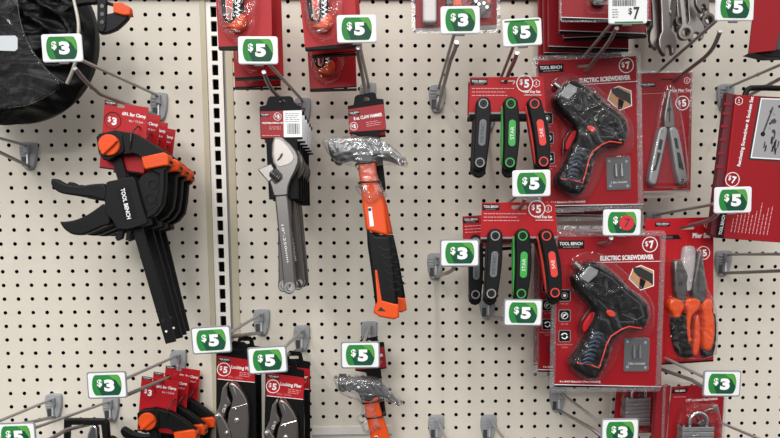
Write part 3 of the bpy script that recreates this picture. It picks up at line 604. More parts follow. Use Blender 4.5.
# ------------------------------------------------------------------ wrapped hammers
def make_hammer():
    F = Frame(365, 106, 8.0); Q = lambda pts, n=0: chaikin([F(*p) for p in pts], n) if n else [F(*p) for p in pts]
    zh = lambda pts: [(315 + x / 4.87, 125 + y / 4.87) for x, y in pts]
    t = thing('hammer_pack', 'upper claw hammer with orange and black handle, its head wrapped in clear film', 'hammer', F.o, 0, 'film-wrapped claw hammers')
    mb = MB(); hl = circ(*F(366, 99.5), .2, 14)
    mb.prism(Q([(347.7, 106), (353.5, 104.8), (354.7, 97), (357, 95), (373, 92), (375.5, 93.5), (377, 98.6), (383.5, 99), (386.5, 131), (379.5, 132), (386, 189), (377.5, 190.5), (362, 136), (349.3, 133.5)]), -.75, -.62, 'black_card', .02, holes=[hl])
    mb.flat(Q([(348.2, 109.5), (384, 104), (386, 129.5), (349.4, 132)]), -.61, 'red'); s = math.atan2(5.5, 36)
    logo(mb, F(354.2, 113.2), .62, .24, -.6, s); c = F(353.8, 126.2); price_disc(mb, c[0], c[1], .23, '5', -.6, tilt=s)
    p = F(368, 116.5); mb.text('8 oz. CLAW HAMMER', p[0], p[1], 1.7, .2, -.595, 'print_white', s, .03); a = F(366, 122.5); mb.dashes(a[0], a[1], .95, 3, 'print_pink', -.595, rot=s)
    mb.build('hanger_card', t)
    mb = MB()
    hd = Q(zh([(58, 80), (66, 72), (100, 74), (112, 84), (150, 74), (200, 62), (262, 62), (310, 78), (350, 105), (395, 140), (442, 180), (436, 188), (380, 162), (330, 146), (290, 150), (280, 190), (210, 190), (196, 150), (160, 140), (118, 152), (108, 164), (84, 160), (70, 140)]))
    mb.prism(chaikin(hd, 1), -.45, .45, 'head_steel', .14, 3)
    p = F(*zh([(84, 118)])[0]); q = F(*zh([(112, 112)])[0]); mb.tube([(p[0] - .1, 0, p[1]), (q[0], 0, q[1] + .02)], [.58, .56], 'head_steel', 20)
    mb.build('hammer_head', t)
    mb = MB(); L = [(358, 160), (358.5, 170), (362, 200), (366, 230)]; R = [(389, 236), (384.5, 205), (377, 175), (375.5, 160)]
    mb.prism(Q(L + R), -.32, .32, 'orange', .14, 3)
    a = Q([(368, 207), (371.5, 207), (374, 226), (370, 226.5)]); mb.flat(a, .33, 'print_white'); c = F(369.8, 209.5); mb.flat(circ(c[0], c[1], .1, 14), .345, 'navy'); mb.build('handle', t)
    mb = MB(); mb.prism(Q([(366.5, 228), (369, 231), (376, 236), (386, 236), (389.5, 237), (394, 265), (398.5, 304), (388, 306), (378, 304), (375.5, 306), (371, 270), (367.5, 245)]), -.38, .4, 'black', .16, 3)
    for i in range(6):
        y = 250 + i * 8; x = 379 + i * 2; a, b, c = Q([(x, y - 4), (x + 5, y), (x + 11, y - 1)]); mb.line(a, b, .05, .41, 'black_gloss'); mb.line(b, c, .05, .41, 'black_gloss')
    mb.build('rubber_grip', t)
    mb = MB(); mb.prism(Q([(374.5, 269), (377.5, 270), (382, 300), (396, 304), (398.3, 304), (399.3, 317), (394, 319.5), (380, 317), (373.8, 313), (374, 309), (377, 301)], 0), -.35, .43, 'orange', .1, 2)
    mb.prism(Q([(377.5, 311), (380.8, 306.8), (386, 311.5)]), .42, .435, 'ink'); mb.build('handle_end', t)
    mb = MB()
    base = zh([(28, 60), (70, 48), (150, 44), (200, 50), (262, 48), (318, 62), (360, 88), (412, 130), (455, 180), (452, 196), (420, 192), (350, 186), (300, 196), (296, 205), (330, 300), (352, 340), (320, 352), (300, 380), (250, 385), (228, 350), (190, 300), (225, 290), (205, 200), (170, 188), (110, 172), (80, 160), (48, 110)])
    rnd = random.Random(5); q = [F(x + rnd.uniform(-.7, .7), y + rnd.uniform(-.7, .7)) for x, y in base]; q = chaikin(q, 1); g = MB().ink(.5); q = [g(*v) for v in q]
    if area(q) < 0: q = q[::-1]
    rings = []
    for k, (ins, h) in enumerate(((0, -.4), (-.02, .1), (.1, .5), (.3, .62), (.5, .66))):
        rings.append([(x + noise.noise(Vector((x * 3, z * 3, k))) * .08, -(h + noise.noise(Vector((x * 2.4, z * 2.4, k + 9))) * .16), z) for x, z in inset(q, ins)])
    n = len(q); vs = [v for r in rings for v in r]; fs = [(k * n + i, k * n + (i + 1) % n, (k + 1) * n + (i + 1) % n, (k + 1) * n + i) for k in range(len(rings) - 1) for i in range(n)]
    mb.fr = None; mb.add(vs, fs, 'film', True)
    lst = [(v[0], v[2]) for v in rings[-1]]; mb.cap(lst, .66, 'film'); mb.build('clear_film', t)
    for (x0, y0), (x1, y1) in (((356.5, 164.8), (376.5, 163)), ((359.5, 183), (380, 182.2))):
        mb = MB(); a, b = F(x0, y0), F(x1, y1); mb.tube([(a[0] - .04, .5, a[1]), (a[0] - .06, 0, a[1]), (a[0] + .08, -.72, a[1] - .03), (b[0] - .08, -.74, b[1] - .03), (b[0] + .04, 0, b[1]), (b[0] + .04, .5, b[1])], .06, 'black_gloss', 6); mb.build('cable_tie', t)
    return t
hm = make_hammer(); GH = 'film-wrapped claw hammers'
def swing(root, deg, pz, names):
    a = math.radians(deg)
    for q in kids(root):
        if q.name.split('.')[0] in names: q.rotation_euler.y = -a; q.location = (pz * math.sin(a) * IN, 0, (pz - pz * math.cos(a)) * IN)
h2 = dup(hm, 'second orange and black hammer half hidden behind the upper wrapped hammer', 365.5, 113, 6.0, 0, GH, skip=('clear_film',))
swing(h2, 3.2, -2, ('hammer_head', 'handle', 'rubber_grip', 'handle_end', 'cable_tie'))
h3 = dup(hm, 'lower claw hammer in clear film, its head tilted, at the bottom edge', 368.5, 352, 3.2, 0, GH)
swing(h3, -11, -2.4, ('hammer_head',)); swing(h3, -6, -2.4, ('clear_film',))
swing(h3, 4, -2.4, ('handle', 'cable_tie', 'rubber_grip', 'handle_end'))
# ------------------------------------------------------------------ folding hex key sets
def make_hex():
    F = Frame(507, 96, 7.6); Q = lambda pts, n=0: chaikin([F(*p) for p in pts], n) if n else [F(*p) for p in pts]
    t = thing('hex_key_set', 'front upper red card with three folding hex key tools', 'hex key set', F.o, 0, 'folding hex key sets on red cards')
    mb = MB(); s = math.radians(.5); slot = rrect(*F(499.5, 84), *F(515.5, 80), .1)
    mb.prism(Q([(470, 77.3), (543, 76.7), (546, 113), (469, 114.5)]), -.3, -.25, 'red_bright', holes=[slot])
    mb.flat(Q([(469, 112.6), (546, 111.2), (546.1, 113), (469, 114.5)]), -.235, 'print_grey')
    mb.box(F(470, 115)[0], F(544, 115)[0], F(470, 118)[1], F(470, 114.2)[1], -.7, -.2, 'black_card')
    logo(mb, F(479, 82), 1.0, .36, -.24); a = F(472, 88.5); mb.dashes(a[0], a[1], 2.6, 3, 'print_pink', -.23, lh=.2, th=.05)
    c = F(524.8, 83.3); price_disc(mb, c[0], c[1], .5, '5', -.22); c = F(536.3, 83.3); hexmark(mb, c[0], c[1], .22, -.22)
    p = F(532, 92); mb.text('Hex Key Set', p[0], p[1], 1.0, .2, -.23, 'print_white', 0, .03); a, b = Q([(524, 95), (541.5, 95)]); mb.line(a, b, .03, -.23, 'print_white')
    mb.build('header_card', t)
    tools = [('METRIC', 'insert_grey', (483.5, 103.5), (480, 162.4), (482.5, 132), 0), ('STAR', 'insert_green', (510.9, 103.5), (510, 162.4), (512.2, 132.5), 1), ('SAE', 'insert_red', (534.7, 103.5), (543.7, 161.4), (541.5, 132), 2)]
    for nm, im, (x0, y0), (x1, y1), (mx, my), k in tools:
        bow = (-1.5, 1, 3.2)[k] if k != 1 else 1.2
        mb = MB(); w0 = 7.2
        def side(sg, off=0):
            r = []
            for i in range(9):
                u = i / 8; x = x0 + (x1 - x0) * u + (mx - (x0 + x1) / 2) * math.sin(math.pi * u); y = y0 + (y1 - y0) * u
                r.append((x + sg * (w0 + .9 * math.sin(math.pi * u) - .6 * u) + off, y))
            return r
        cap0 = [(x0 + 7.2 * math.cos(math.radians(a)), y0 - 7 * math.sin(math.radians(a))) for a in (160, 125, 90, 55, 20)]
        cap1 = [(x1 + 7 * math.cos(math.radians(a)), y1 - 7.4 * math.sin(math.radians(a))) for a in (-20, -55, -90, -125, -160)]
        out = cap0 + side(1) + cap1 + side(-1)[::-1]
        mb.prism(Q(out), .12, .5, 'char', .1, 3)
        back = [(x - 1, y + (8 if y > my else 1)) for x, y in out]; mb.prism(Q(back), -.55, -.25, 'char', .08, 2)
        for cx, cy in ((x0, y0), (x1, y1)):
            c = F(cx, cy); mb.ring(c[0], c[1], .215, .285, .48, .52, 'print_grey' if k == 0 else im, 22); mb.ring(c[0], c[1], .07, .15, .49, .52, 'black_gloss', 14)
            mb.tube([(c[0], -.12, c[1]), (c[0], .4, c[1])], .16, 'steel_dark', 10)
        tool = mb.build('folding_hex_tool', t)
        mb = MB(); a = math.atan2(-(y1 - y0), (x1 - x0)); c = F(mx, my + .5); ln = 1.55; wd = .42
        cp = [(c[0] + x, c[1] + z) for x, z in rrect(-ln / 2, -wd / 2, ln / 2, wd / 2, wd / 2 - .01, 5)]
        mb.prism(rot2(cp, a + math.pi, c), .5, .535, im, .01); mb.text(nm, c[0], c[1], {0: 1.1, 1: .72, 2: .5}[k], .2, .55, 'char_light' if k == 0 else 'print_white', a + math.pi, .0)
        mb.build('name_inlay', tool)
        # folded keys between the two shells
        mb = MB()
        for j in range(4):
            ox = -4 + j * 2.4; a0, b0 = F(x0 + ox, y0 + 3), F(x1 + ox + (-2 if k == 2 else 0), y1 - 1)
            mb.tube([(a0[0], .1 - j * .02, a0[1]), ((a0[0] + b0[0]) / 2 + (-.1 if k else 0), .1, (a0[1] + b0[1]) / 2), (b0[0], .1, b0[1])], .06, 'steel_dark', 6)
        mb.build('keys', tool)
        if k:
            mb = MB(); li = [(x - 4.2 - 1.2 * math.sin(math.pi * i / 8), y + 2.5) for i, (x, y) in enumerate(side(-1, 2.2))]; lo = [(x + 5, y) for x, y in li]
            mb.prism(Q(li + lo[::-1]), -.2, .02, im, .04, 2); mb.build('spine', tool)
    return t
hx = make_hex(); GX = 'folding hex key sets on red cards'
hr = [dup(hx, 'rear upper hex key set, glimpsed behind the front one', 503, 99.5, 5.4, 0, GX)]
hl_ = dup(hx, 'front lower red card with metric, star and SAE folding hex key tools', 518.8, 226.4, 8.3, -.4, GX)
for k in kids(hl_):
    if k.name.startswith('header_card'): k.location.z = .26 * IN
hr.append(dup(hx, 'rear lower hex key set peeking out left of the front lower one', 497, 232, 5.0, 3, GX))
for r in hr:
    for k in kids(r):
        if k.name.startswith('folding') and any(c.name.startswith('spine') for c in kids(k)): k.location.x = (.28, 1.25)[hr.index(r)] * IN

# ------------------------------------------------------------------ electric screwdriver packs
def make_driver():
    F = Frame(608, 312, 7.5); Q = lambda pts, n=0: chaikin([F(*p) for p in pts], n) if n else [F(*p) for p in pts]
    t = thing('electric_screwdriver_pack', 'front lower electric screwdriver in a clear and red pack', 'screwdriver pack', F.o, 0, 'electric screwdriver packs')
    mb = MB(); slot = rrect(*F(597, 244.8), *F(613, 241.6), .08)
    mb.prism(Q([(555.8, 235), (661, 235), (661.4, 389), (554, 386.8)]), -.08, 0, 'red', holes=[slot])
    mb.flat(Q([(554, 385), (661.4, 387.2), (661.4, 389), (554, 386.8)]), .012, 'black_label'); mb.flat(Q([(554, 384.2), (661.4, 386.4), (661.4, 387), (554, 384.9)]), .015, 'print_white')
    logo(mb, F(571, 244.6), 1.62, .5, .012)
    p = F(627, 257.6); mb.text('ELECTRIC SCREWDRIVER', p[0], p[1], 3.3, .3, .014, 'print_white', .02, .04); a, b = Q([(597, 262.4), (661, 261.2)]); mb.line(a, b, .035, .014, 'print_white')
    c = F(650, 244.5); price_disc(mb, c[0], c[1], .48, '7', .016, tilt=.15)
    hx_ = Q([(641, 265), (654, 270.5), (654, 286), (640.5, 290.5), (628.5, 279), (633, 268)]); mb.flat(hx_, .014, 'print_white'); mb.flat(inset(hx_ if area(hx_) > 0 else hx_[::-1], .05), .018, 'skin')
    mb.flat(Q([(633, 267.5), (640, 267), (653, 274), (653, 285), (648, 281), (642, 279), (638, 276), (634, 272)]), .024, 'ink'); mb.flat(Q([(640, 278), (646, 281), (643, 289), (639, 289)]), .027, 'char'); c = F(641, 278); mb.flat(circ(c[0], c[1], .07, 8), .032, 'red_bright')
    for i, y in enumerate((295.5, 315.6, 336)):
        c = F(564.6, y); r = .37; mb.flat(rrect(c[0] - r, c[1] - r, c[0] + r, c[1] + r, .1), .014, 'print_grey'); mb.flat(rrect(c[0] - r * .9, c[1] - r * .9, c[0] + r * .9, c[1] + r * .9, .08), .018, 'black_label')
        if i == 0: mb.ring(c[0], c[1], .17, .2, .01, .026, 'print_grey', 16); mb.flat(circ(c[0], c[1], .09, 12), .026, 'print_white')
        if i == 1: mb.ring(c[0], c[1], .19, .22, .01, .026, 'print_white', 18); mb.line((c[0] - .12, c[1] - .1), (c[0] + .12, c[1] + .12), .07, .026, 'print_white'); mb.line((c[0] - .14, c[1] + .02), (c[0] + .02, c[1] + .08), .04, .028, 'print_white')
        if i == 2:
            for s in (20, 200): q = [(c[0] + .17 * math.cos(math.radians(s + k * 22)), c[1] + .17 * math.sin(math.radians(s + k * 22))) for k in range(7)]; mb.pline(q, .06, .026, 'print_white'); mb.flat([(q[-1][0] - .08, q[-1][1] - .02), (q[-1][0] + .08, q[-1][1] - .02), (q[-1][0], q[-1][1] + .1)], .027, 'print_white')
        q = F(564.6, y + 8.4); mb.text(('LED Light', 'On / Off', 'Forward/Reverse')[i], q[0], q[1], (.5, .42, .95)[i], .09, .016, 'print_pink')
    q = F(564.6, 347.2); mb.text('Switch', q[0], q[1], .35, .09, .016, 'print_pink')
    q = F(580, 381.8); mb.text('4 x AAA Batteries (Not Included)', q[0], q[1], 2.55, .17, .016, 'print_white', -.02, .02)
    bx = Q([(624.5, 338), (648.5, 339), (648.5, 371), (624.5, 370)]); xs = [p[0] for p in bx]; zs = [p[1] for p in bx]
    mb.prism(rrect(min(xs), min(zs), max(xs), max(zs), .1), 0, .03, 'bitbox')
    q = F(636.5, 363.5); mb.text('2 Bits Included', q[0], q[1], 1.05, .13, .05, 'print_white')
    for x, y in ((627.5, 341.5), (645.5, 342.5), (627.5, 367), (645.5, 367.5)): c = F(x, y); mb.flat(circ(c[0], c[1], .09, 10), .04, 'blue_dot')
    mb.build('card', t)
    mb = MB()
    for x in (634, 640): a, b, c2 = F(x, 345), F(x, 350), F(x, 358); mb.tube([(a[0], -.12, a[1]), (b[0], -.12, b[1])], .07, 'chrome', 8); mb.tube([(b[0], -.12, b[1]), (c2[0], -.12, c2[1])], .12, 'chrome', 6)
    mb.build('bit', t)
    mb = MB()
    out = [(580, 273), (584, 266.5), (590, 262), (598, 263), (607, 268), (620, 279), (629, 289), (640, 296.5), (647.5, 305), (648.5, 318), (643, 330), (636, 329), (629, 327.5), (620, 333), (612, 341), (608, 357), (603, 369), (596, 378.5), (586, 377), (572.5, 368), (572.5, 361), (580, 351), (589, 336), (594, 321), (596, 311), (589, 304), (579, 293), (574.5, 284), (574, 277)]
    mb.prism(Q(out), .03, 1.05, 'black', .28, 4)
    mb.prism(Q([(589, 287), (597, 282), (612, 290), (622, 300), (620, 306), (606, 304), (596, 298)], 1), 1.03, 1.12, 'char', .05, 2)
    for pts in ([(600, 272), (612, 279), (626, 293), (640, 304)], [(640, 304), (644, 316), (636, 320), (622, 314)], [(598, 300), (606, 308), (618, 322), (634, 322)], [(586, 287), (592, 283), (598, 287)]):
        q = Q(pts); mb.tube([(x, -1.04, z) for x, z in q], .05, 'char_light', 6)
    mb.build('screwdriver_body', t)
    mb = MB(); mb.prism(Q([(580, 276), (590, 266), (598.5, 270.5), (597.5, 275), (588.5, 283), (581, 279)]), 1.0, 1.14, 'alu', .04); mb.build('side_plate', t)
    mb = MB(); a, b, c2 = F(573.5, 262.8), F(578.5, 267), F(583, 271)
    mb.tube([(a[0], -.5, a[1]), (b[0], -.5, b[1])], [.2, .22], 'chrome', 14); mb.tube([(b[0], -.5, b[1]), (c2[0], -.5, c2[1])], [.14, .3], 'steel_grey', 14); mb.build('chuck', t)
    mb = MB(); pts = Q([(577, 363), (590, 364.5), (599, 368), (603, 356), (606.5, 344), (611, 336), (621, 329.5), (629, 326.5), (638, 328), (642, 328.5)]); mb.tube([(x, -1.02, z) for x, z in pts], .055, 'orange_red', 6); mb.build('accent_line', t)
    mb = MB(); c = F(611, 313.5); mb.prism([(c[0] + x, c[1] + z) for x, z in rot2(circ(0, 0, .3, 18, .19), -.5)], 1.0, 1.16, 'orange_red', .05, 2); mb.build('power_button', t)
    mb = MB(); mb.prism(Q([(582, 330), (583, 324), (591, 312), (596, 312.5), (594, 318), (588, 329), (584, 333)]), .25, .7, 'red_bright', .08, 2); q = Q([(579.5, 334), (581, 322), (590, 308), (598, 309)]); mb.tube([(x, -.5, z) for x, z in q], .07, 'black_gloss', 6); mb.build('trigger', t)
    mb = MB()
    for i in range(8):
        y = 334 + i * 4.2; x = 597.5 - i * 1.6; a, b, c2 = F(x - 5, y + 1), F(x, y - 1.5), F(x + 5.5, y + .5); mb.tube([(a[0], -.98, a[1]), (b[0], -1.06, b[1]), (c2[0], -.98, c2[1])], .1, 'navy', 6)
    mb.build('grip_ribs', t)
    mb = MB(); o2 = Q(out); o2 = o2 if area(o2) > 0 else o2[::-1]; blister(mb, chaikin(inset(o2, -.16), 1), .01, 1.3, 'film_soft', .35, 3)
    bl = Q([(577, 331), (578, 322), (590, 306), (600, 310), (588, 336)]); 
    x0, z0 = F(623, 372); x1, z1 = F(650, 337); blister(mb, rrect(x0, z0, x1, z1, .2), .01, .35, 'clear', .1, 2)
    big = Q([(567, 262), (578, 252), (600, 250), (625, 270), (650, 294), (656, 310), (653, 335), (640, 338), (622, 342), (615, 365), (600, 384), (572, 376), (566, 360), (580, 338), (575, 320), (578, 305), (567, 286)], 2)
    blister(mb, big, .01, .22, 'clear', .15, 2)
    mb.build('blister', t)
    mb = MB(); x0, z0 = F(549.5, 393); x1, z1 = F(666.2, 230.5); rim(mb, x0, z0, x1, z1, .34, .06); mb.build('clear_flange', t)
    return t
dv = make_driver(); GD = 'electric screwdriver packs'
dup(dv, 'second lower electric screwdriver pack, its left strip showing behind the front one', 588, 302, 4.9, 0, GD)
dup(dv, 'rearmost lower electric screwdriver pack, a clear edge left of the second', 582, 298, 3.5, 0, GD)
dup(dv, 'front upper electric screwdriver in a clear and red pack, slightly tilted', 589.3, 133, 4.9, 2.6, GD)
dup(dv, 'rear upper electric screwdriver pack, its clear lower edge showing below the front one', 589.5, 146.5, 3.1, 1.0, GD)

# ------------------------------------------------------------------ stack of red packs at the top centre
def make_redpack():
    F = Frame(600, -20, 8.4); Q = lambda pts: [F(*p) for p in pts]
    t = thing('red_tool_pack', 'front red pack under the white seven dollar label', 'tool pack', F.o, 0, 'stack of red packs at the top centre')
    mb = MB(); mb.prism(Q([(561, -110), (651, -110), (651, 20.5), (561.5, 17.5)]), -.22, 0, 'red_mid', .02)
    mb.prism(Q([(561.5, 17.6), (651, 20.6), (651, 23), (561.5, 20)]), -.25, 0, 'black_label'); mb.flat(Q([(561.5, 16.9), (651, 19.9), (651, 20.6), (561.5, 17.5)]), .014, 'print_white'); mb.build('card', t)
    mb = MB(); mb.prism(chaikin(Q([(592, -70), (607, -70), (607, 2), (604, 5), (596, 5), (592, 1)]), 1), .0, .5, 'black_gloss', .15, 3); mb.build('tool_body', t)
    mb = MB(); x0, z0 = F(559.5, 22); x1, z1 = F(652.5, -110); rim(mb, x0, z0, x1, z1, .1, .05, ribs=False); blister(mb, rrect(F(586, 0)[0], F(586, 12)[1], F(615, 0)[0], F(0, -100)[1], .4), 0, .65, 'clear', .3, 3); mb.build('blister', t)
    return t
rp = make_redpack(); GR = 'stack of red packs at the top centre'
for lab, x, y, d, r in (('second red pack of the top centre stack, black bottom stripe level with the tag hook', 596.5, -5, 6.9, 0),
                        ('third red pack of the top centre stack, its bottom stripe rising to the right', 597, 1, 5.7, 4),
                        ('fourth red pack of the top centre stack, behind the tilted one', 583, 13, 4.5, 0),
                        ('fifth red pack of the top centre stack, right above the screwdriver pack', 577, 20, 3.3, 1),
                        ('rearmost red pack of the top centre stack, next to the bare board', 571, 28, 2.2, 0)):
    dup(rp, lab, x, y, d, r, GR, skip=('tool_body', 'blister'))

# ------------------------------------------------------------------ red bit pack with the three dollar tag
F = Frame(456, 10, 7.6); Q = lambda pts, n=0: chaikin([F(*p) for p in pts], n) if n else [F(*p) for p in pts]
t = thing('bit_pack', 'red pack with white tube and orange parts cut by the top edge', 'tool pack', F.o)
mb = MB(); mb.prism(Q([(415, -90), (497, -90), (497, 25), (415.5, 28)]), -.08, 0, 'red_deep'); mb.prism(Q([(415.8, 28.3), (497, 25), (497, 28.6), (416, 31.8)]), -.08, .02, 'rail_or_shade_grey'); mb.build('card', t)
mb = MB(); mb.prism(rrect(*F(423, 23), *F(436.5, -70), .2), .02, .4, 'white_tube', .12, 3); mb.build('white_tube', t)
mb = MB(); mb.prism(Q([(446, -30), (453, -30), (453, 5), (446, 5)]), .02, .45, 'black_gloss', .08); mb.prism(Q([(453.5, -30), (462, -30), (462, 6), (453.5, 6)]), .02, .45, 'orange', .08); mb.prism(Q([(484, -30), (492, -30), (491, 4), (485, 4)]), .02, .45, 'orange', .08); mb.build('driver_handle', t)
mb = MB(); mb.prism(Q([(472, -4), (482, -2), (491, 3), (491, 8), (484, 14), (479, 16), (480, 8), (472, 4)], 1), .02, .5, 'black_gloss', .1, 2)
for x, y in ((476, 1), (479, 4), (484, 3), (487, 7)): c = F(x, y); mb.prism(circ(c[0], c[1], .09, 8), .5, .56, 'chrome')
mb.build('chuck', t)
mb = MB(); x0, z0 = F(411.5, 33); x1, z1 = F(501, -90); rim(mb, x0, z0, x1, z1, .2, .05); blister(mb, rrect(*F(421, 25), *F(438, -80), .2), 0, .5, 'clear', .2, 2); blister(mb, rrect(*F(443, 22), *F(494, -80), .2), 0, .65, 'clear', .2, 2); mb.build('blister', t)

# ------------------------------------------------------------------ combination wrenches
def make_comb():
    CUR[0] = None
    t = thing('combination_wrench', 'lowest hanging combination wrench of the shiny cluster', 'wrench', (0, 0, 0), 0, 'combination wrenches hanging at the top')
    mb = MB(); o = [(-.2, 5.5), (-.2, .75), (-.42, .45), (-.47, 0), (-.3, -.42), (-.14, -.5), (-.16, -.1), (0, .02), (.16, -.1), (.14, -.5), (.34, -.4), (.47, 0), (.42, .45), (.2, .75), (.2, 5.5)]
    o = [(x * 1.3, z * (1.2 if z < 1 else 1)) for x, z in o]; mb.prism(chaikin(rot2(o, .25), 1), -.13, .13, 'steel', .06, 2); mb.prism(chaikin([(-.1, 5), (-.1, 1), (.1, 1), (.1, 5)], 1), .12, .15, 'steel_dark'); mb.build('open_end', t)
    mb = MB(); mb.ring(-1.4, 5.6, .25, .45, -.15, .15, 'steel', 20); mb.build('ring_end', t)
    return t
cw = make_comb()
rw = thing('combination_wrench', 'rightmost combination wrench, its closed ring beside the label arm of the price tag', 'wrench', (0, 0, 0), 0, 'combination wrenches hanging at the top')
mb = MB(); mb.ring(0, 0, .24, .44, -.17, .17, 'steel', 24); mb.ring(0, 0, .24, .3, -.15, .19, 'steel_dark', 12); mb.build('ring_end', rw)
mb = MB(); mb.prism([(-.17, 5.5), (-.15, .5), (-.25, .38), (.25, .38), (.15, .5), (.17, 5.5)], -.1, .1, 'steel', .05, 2); mb.build('shaft', rw)
GC = 'combination wrenches hanging at the top'
sp = [(667, 46, 7.4), (659, 40, 6.8), (685, 33, 6.4), (695, 33, 5.8), (707, 21, 5.2), (655, 30, 6.2), (645, 25, 5.6), (672, 24, 5.0), (688, 15, 4.4), (699, 8, 3.8), (676, 9, 3.4), (662, 12, 3.0), (650, 10, 2.6), (664, 30, 2.2), (682, 22, 1.9), (694, 20, 1.6)]
cl = ['lowest hanging combination wrench of the shiny cluster at the top', 'combination wrench end just left of and above the lowest one', 'combination wrench end right of the lowest one, by the middle of the cluster', 'second combination wrench from the right, level with the middle ends', 'rightmost combination wrench, beside the label arm of the price tag', 'combination wrench left in the cluster, above the second lowest end', 'leftmost combination wrench, next to the white price label', 'combination wrench at the centre of the cluster above the lowest', 'combination wrench high at the right centre of the cluster', 'combination wrench highest at the right of the cluster', 'combination wrench cut by the top edge in the middle of the cluster', 'combination wrench near the top edge left of the middle', 'combination wrench near the top edge beside the price label', 'combination wrench in the shade behind the lowest pair', 'combination wrench in the shade behind the middle ends', 'combination wrench in the shade behind the right pair']
for i, (x, y, d) in enumerate(sp):
    r = random.Random(i).uniform(-9, 9)
    if i == 0: cw.location = W(x, y, d) * IN; cw.rotation_euler = (0, .12, .15); cw['label'] = cl[0]
    elif i == 4: rw.location = W(x, y, d) * IN; rw.rotation_euler = (0, -.1, .1)
    else: c = dup(rw if i in (2, 5, 8, 9, 11, 13, 15) else cw, cl[i], x, y, d, r, GC, scale=1 - .02 * (i % 4), yaw=-14 + (i * 37) % 34)

rnd = random.Random(21)
for i in range(12):
    x, y, d = 646 + (i * 23) % 58, 3 + (i * 11) % 27, 1.5 + (i * .53) % 6.2
    dup(rw if i % 2 else cw, 'combination wrench end in the dense upper part of the hanging cluster', x, y, d, rnd.uniform(-7, 7), GC, scale=.72, yaw=rnd.uniform(-25, 25))

# ------------------------------------------------------------------ multi plier pack
F = Frame(667, 132, 4.6); Q = lambda pts, n=0: chaikin([F(*p) for p in pts], n) if n else [F(*p) for p in pts]
t = thing('multi_plier_pack', 'silver folding multi plier on a dark red card beside the upper screwdriver', 'plier pack', F.o)
mb = MB(); mb.prism(Q([(636, 73.5), (692.5, 72), (690.5, 191.5), (636, 193)]), -.06, 0, 'red_mid', holes=[rrect(*F(660, 81.5), *F(675, 78.8), .05)]); mb.box(F(659, 82)[0], F(676, 82)[0], F(659, 83)[1], F(659, 78)[1], -.075, -.065, 'red_dark'); mb.flat(Q([(636, 191.5), (690.5, 190), (690.5, 191.5), (636, 193)]), .01, 'print_grey')
logo(mb, F(648, 85), .95, .26, .012, .02); c = F(687, 80.5); hexmark(mb, c[0], c[1], .2, .02); c = F(682.5, 103); price_disc(mb, c[0], c[1], .46, '5', .02, tilt=.15); p = F(681, 90.3); mb.text('Multi Plier Tool', p[0], p[1], 1.4, .17, .016, 'print_white', .03, .02); a, b = Q([(641, 94), (690, 92)]); mb.line(a, b, .02, .014, 'print_pink')
p = F(680, 188.7); mb.text('4.33in / 11cm', p[0], p[1], .9, .1, .016, 'print_pink'); mb.build('card', t)
mb = MB(); mb.prism(Q([(668.5, 89.5), (670, 89.5), (671.5, 101), (674, 114), (675, 128), (663.5, 128), (664, 114), (666.5, 101)]), .05, .4, 'steel', .08, 2)
mb.prism(Q([(668.8, 97), (670, 97), (670.2, 122), (669, 122)]), .38, .41, 'ink'); c = F(669.3, 109.5); mb.ring(c[0], c[1], .05, .13, .38, .43, 'ink', 10); mb.build('jaw', t)
for s, L in ((0, [(659.5, 127), (667, 126.5), (667.5, 133), (657, 182), (655, 185.5), (649, 184.5), (648, 179), (656, 140)]), (1, [(669, 127), (676.5, 127), (680, 138), (687, 177), (686.5, 183), (681, 185.5), (677, 182), (669.5, 134)])):
    mb = MB(); mb.prism(Q(L, 1), .02, .45, 'alu', .1, 2); cx = sum(p[0] for p in L) / 8
    sl = [[(660, 139), (663, 140), (661, 150), (658, 149)], [(657.5, 152), (661, 153), (656, 170), (652.5, 171), (656, 163)]] if s == 0 else [[(674, 138), (677, 138), (679, 149), (676, 148)], [(677, 152), (680, 153), (684, 170), (679, 168), (678, 160)]]
    for q in sl: mb.prism(Q(q), .44, .47, 'ink')
    e = F(*((652, 180.5) if s == 0 else (682.5, 180.5))); mb.ring(e[0], e[1], .05, .12, .44, .5, 'chrome', 12); e = F(*((663, 130) if s == 0 else (673, 130))); mb.ring(e[0], e[1], .04, .1, .44, .5, 'chrome', 12)
    mb.build('handle', t)
mb = MB(); rim(mb, *F(634, 198), *F(693.5, 70.5), .16, .05, ribs=False); blister(mb, Q([(662, 84), (676, 84), (684, 122), (690, 180), (685, 188), (650, 188), (644, 180), (655, 122)], 2), .01, .62, 'clear', .3, 3); mb.build('blister', t)

# ------------------------------------------------------------------ plier set
F = Frame(690, 290, 6.0); Q = lambda pts, n=0: chaikin([F(*p) for p in pts], n) if n else [F(*p) for p in pts]
z6 = lambda pts: [(650 + x / 4.87, 205 + y / 4.87) for x, y in pts]; z7 = lambda pts: [(650 + x / 4.87, 280 + y / 4.87) for x, y in pts]
t = thing('plier_set_pack', 'two orange and black handled pliers on a red card at right', 'plier pack', F.o)
mb = MB(); mb.prism(Q([(645, 219), (713.5, 217), (713.5, 361.5), (645, 366)]), -.06, 0, 'red_bright', holes=[rrect(*F(679, 229.5), *F(694.5, 226.5), .07)]); mb.flat(Q([(645, 364), (713.5, 359.7), (713.5, 361.5), (645, 366)]), .012, 'black_label')
logo(mb, F(662.5, 224.3), .95, .28, .012); mb.flat(Q([(650, 236), (678, 234.5), (681.5, 239), (650, 239.5)]), .014, 'black_label'); mb.text('TOOL BENCH', *F(663, 237.3), 1.2, .14, .03, 'print_grey')
p = F(701.5, 235.5); mb.text('Plier Set', p[0], p[1], 1.15, .32, .016, 'print_white', 0, .04); c = F(707, 224.5); hexmark(mb, c[0], c[1], .2, .02); c = F(703.3, 253); price_disc(mb, c[0], c[1], .44, '5', .014, tilt=.15); mb.build('card', t)
P1 = thing  # noqa
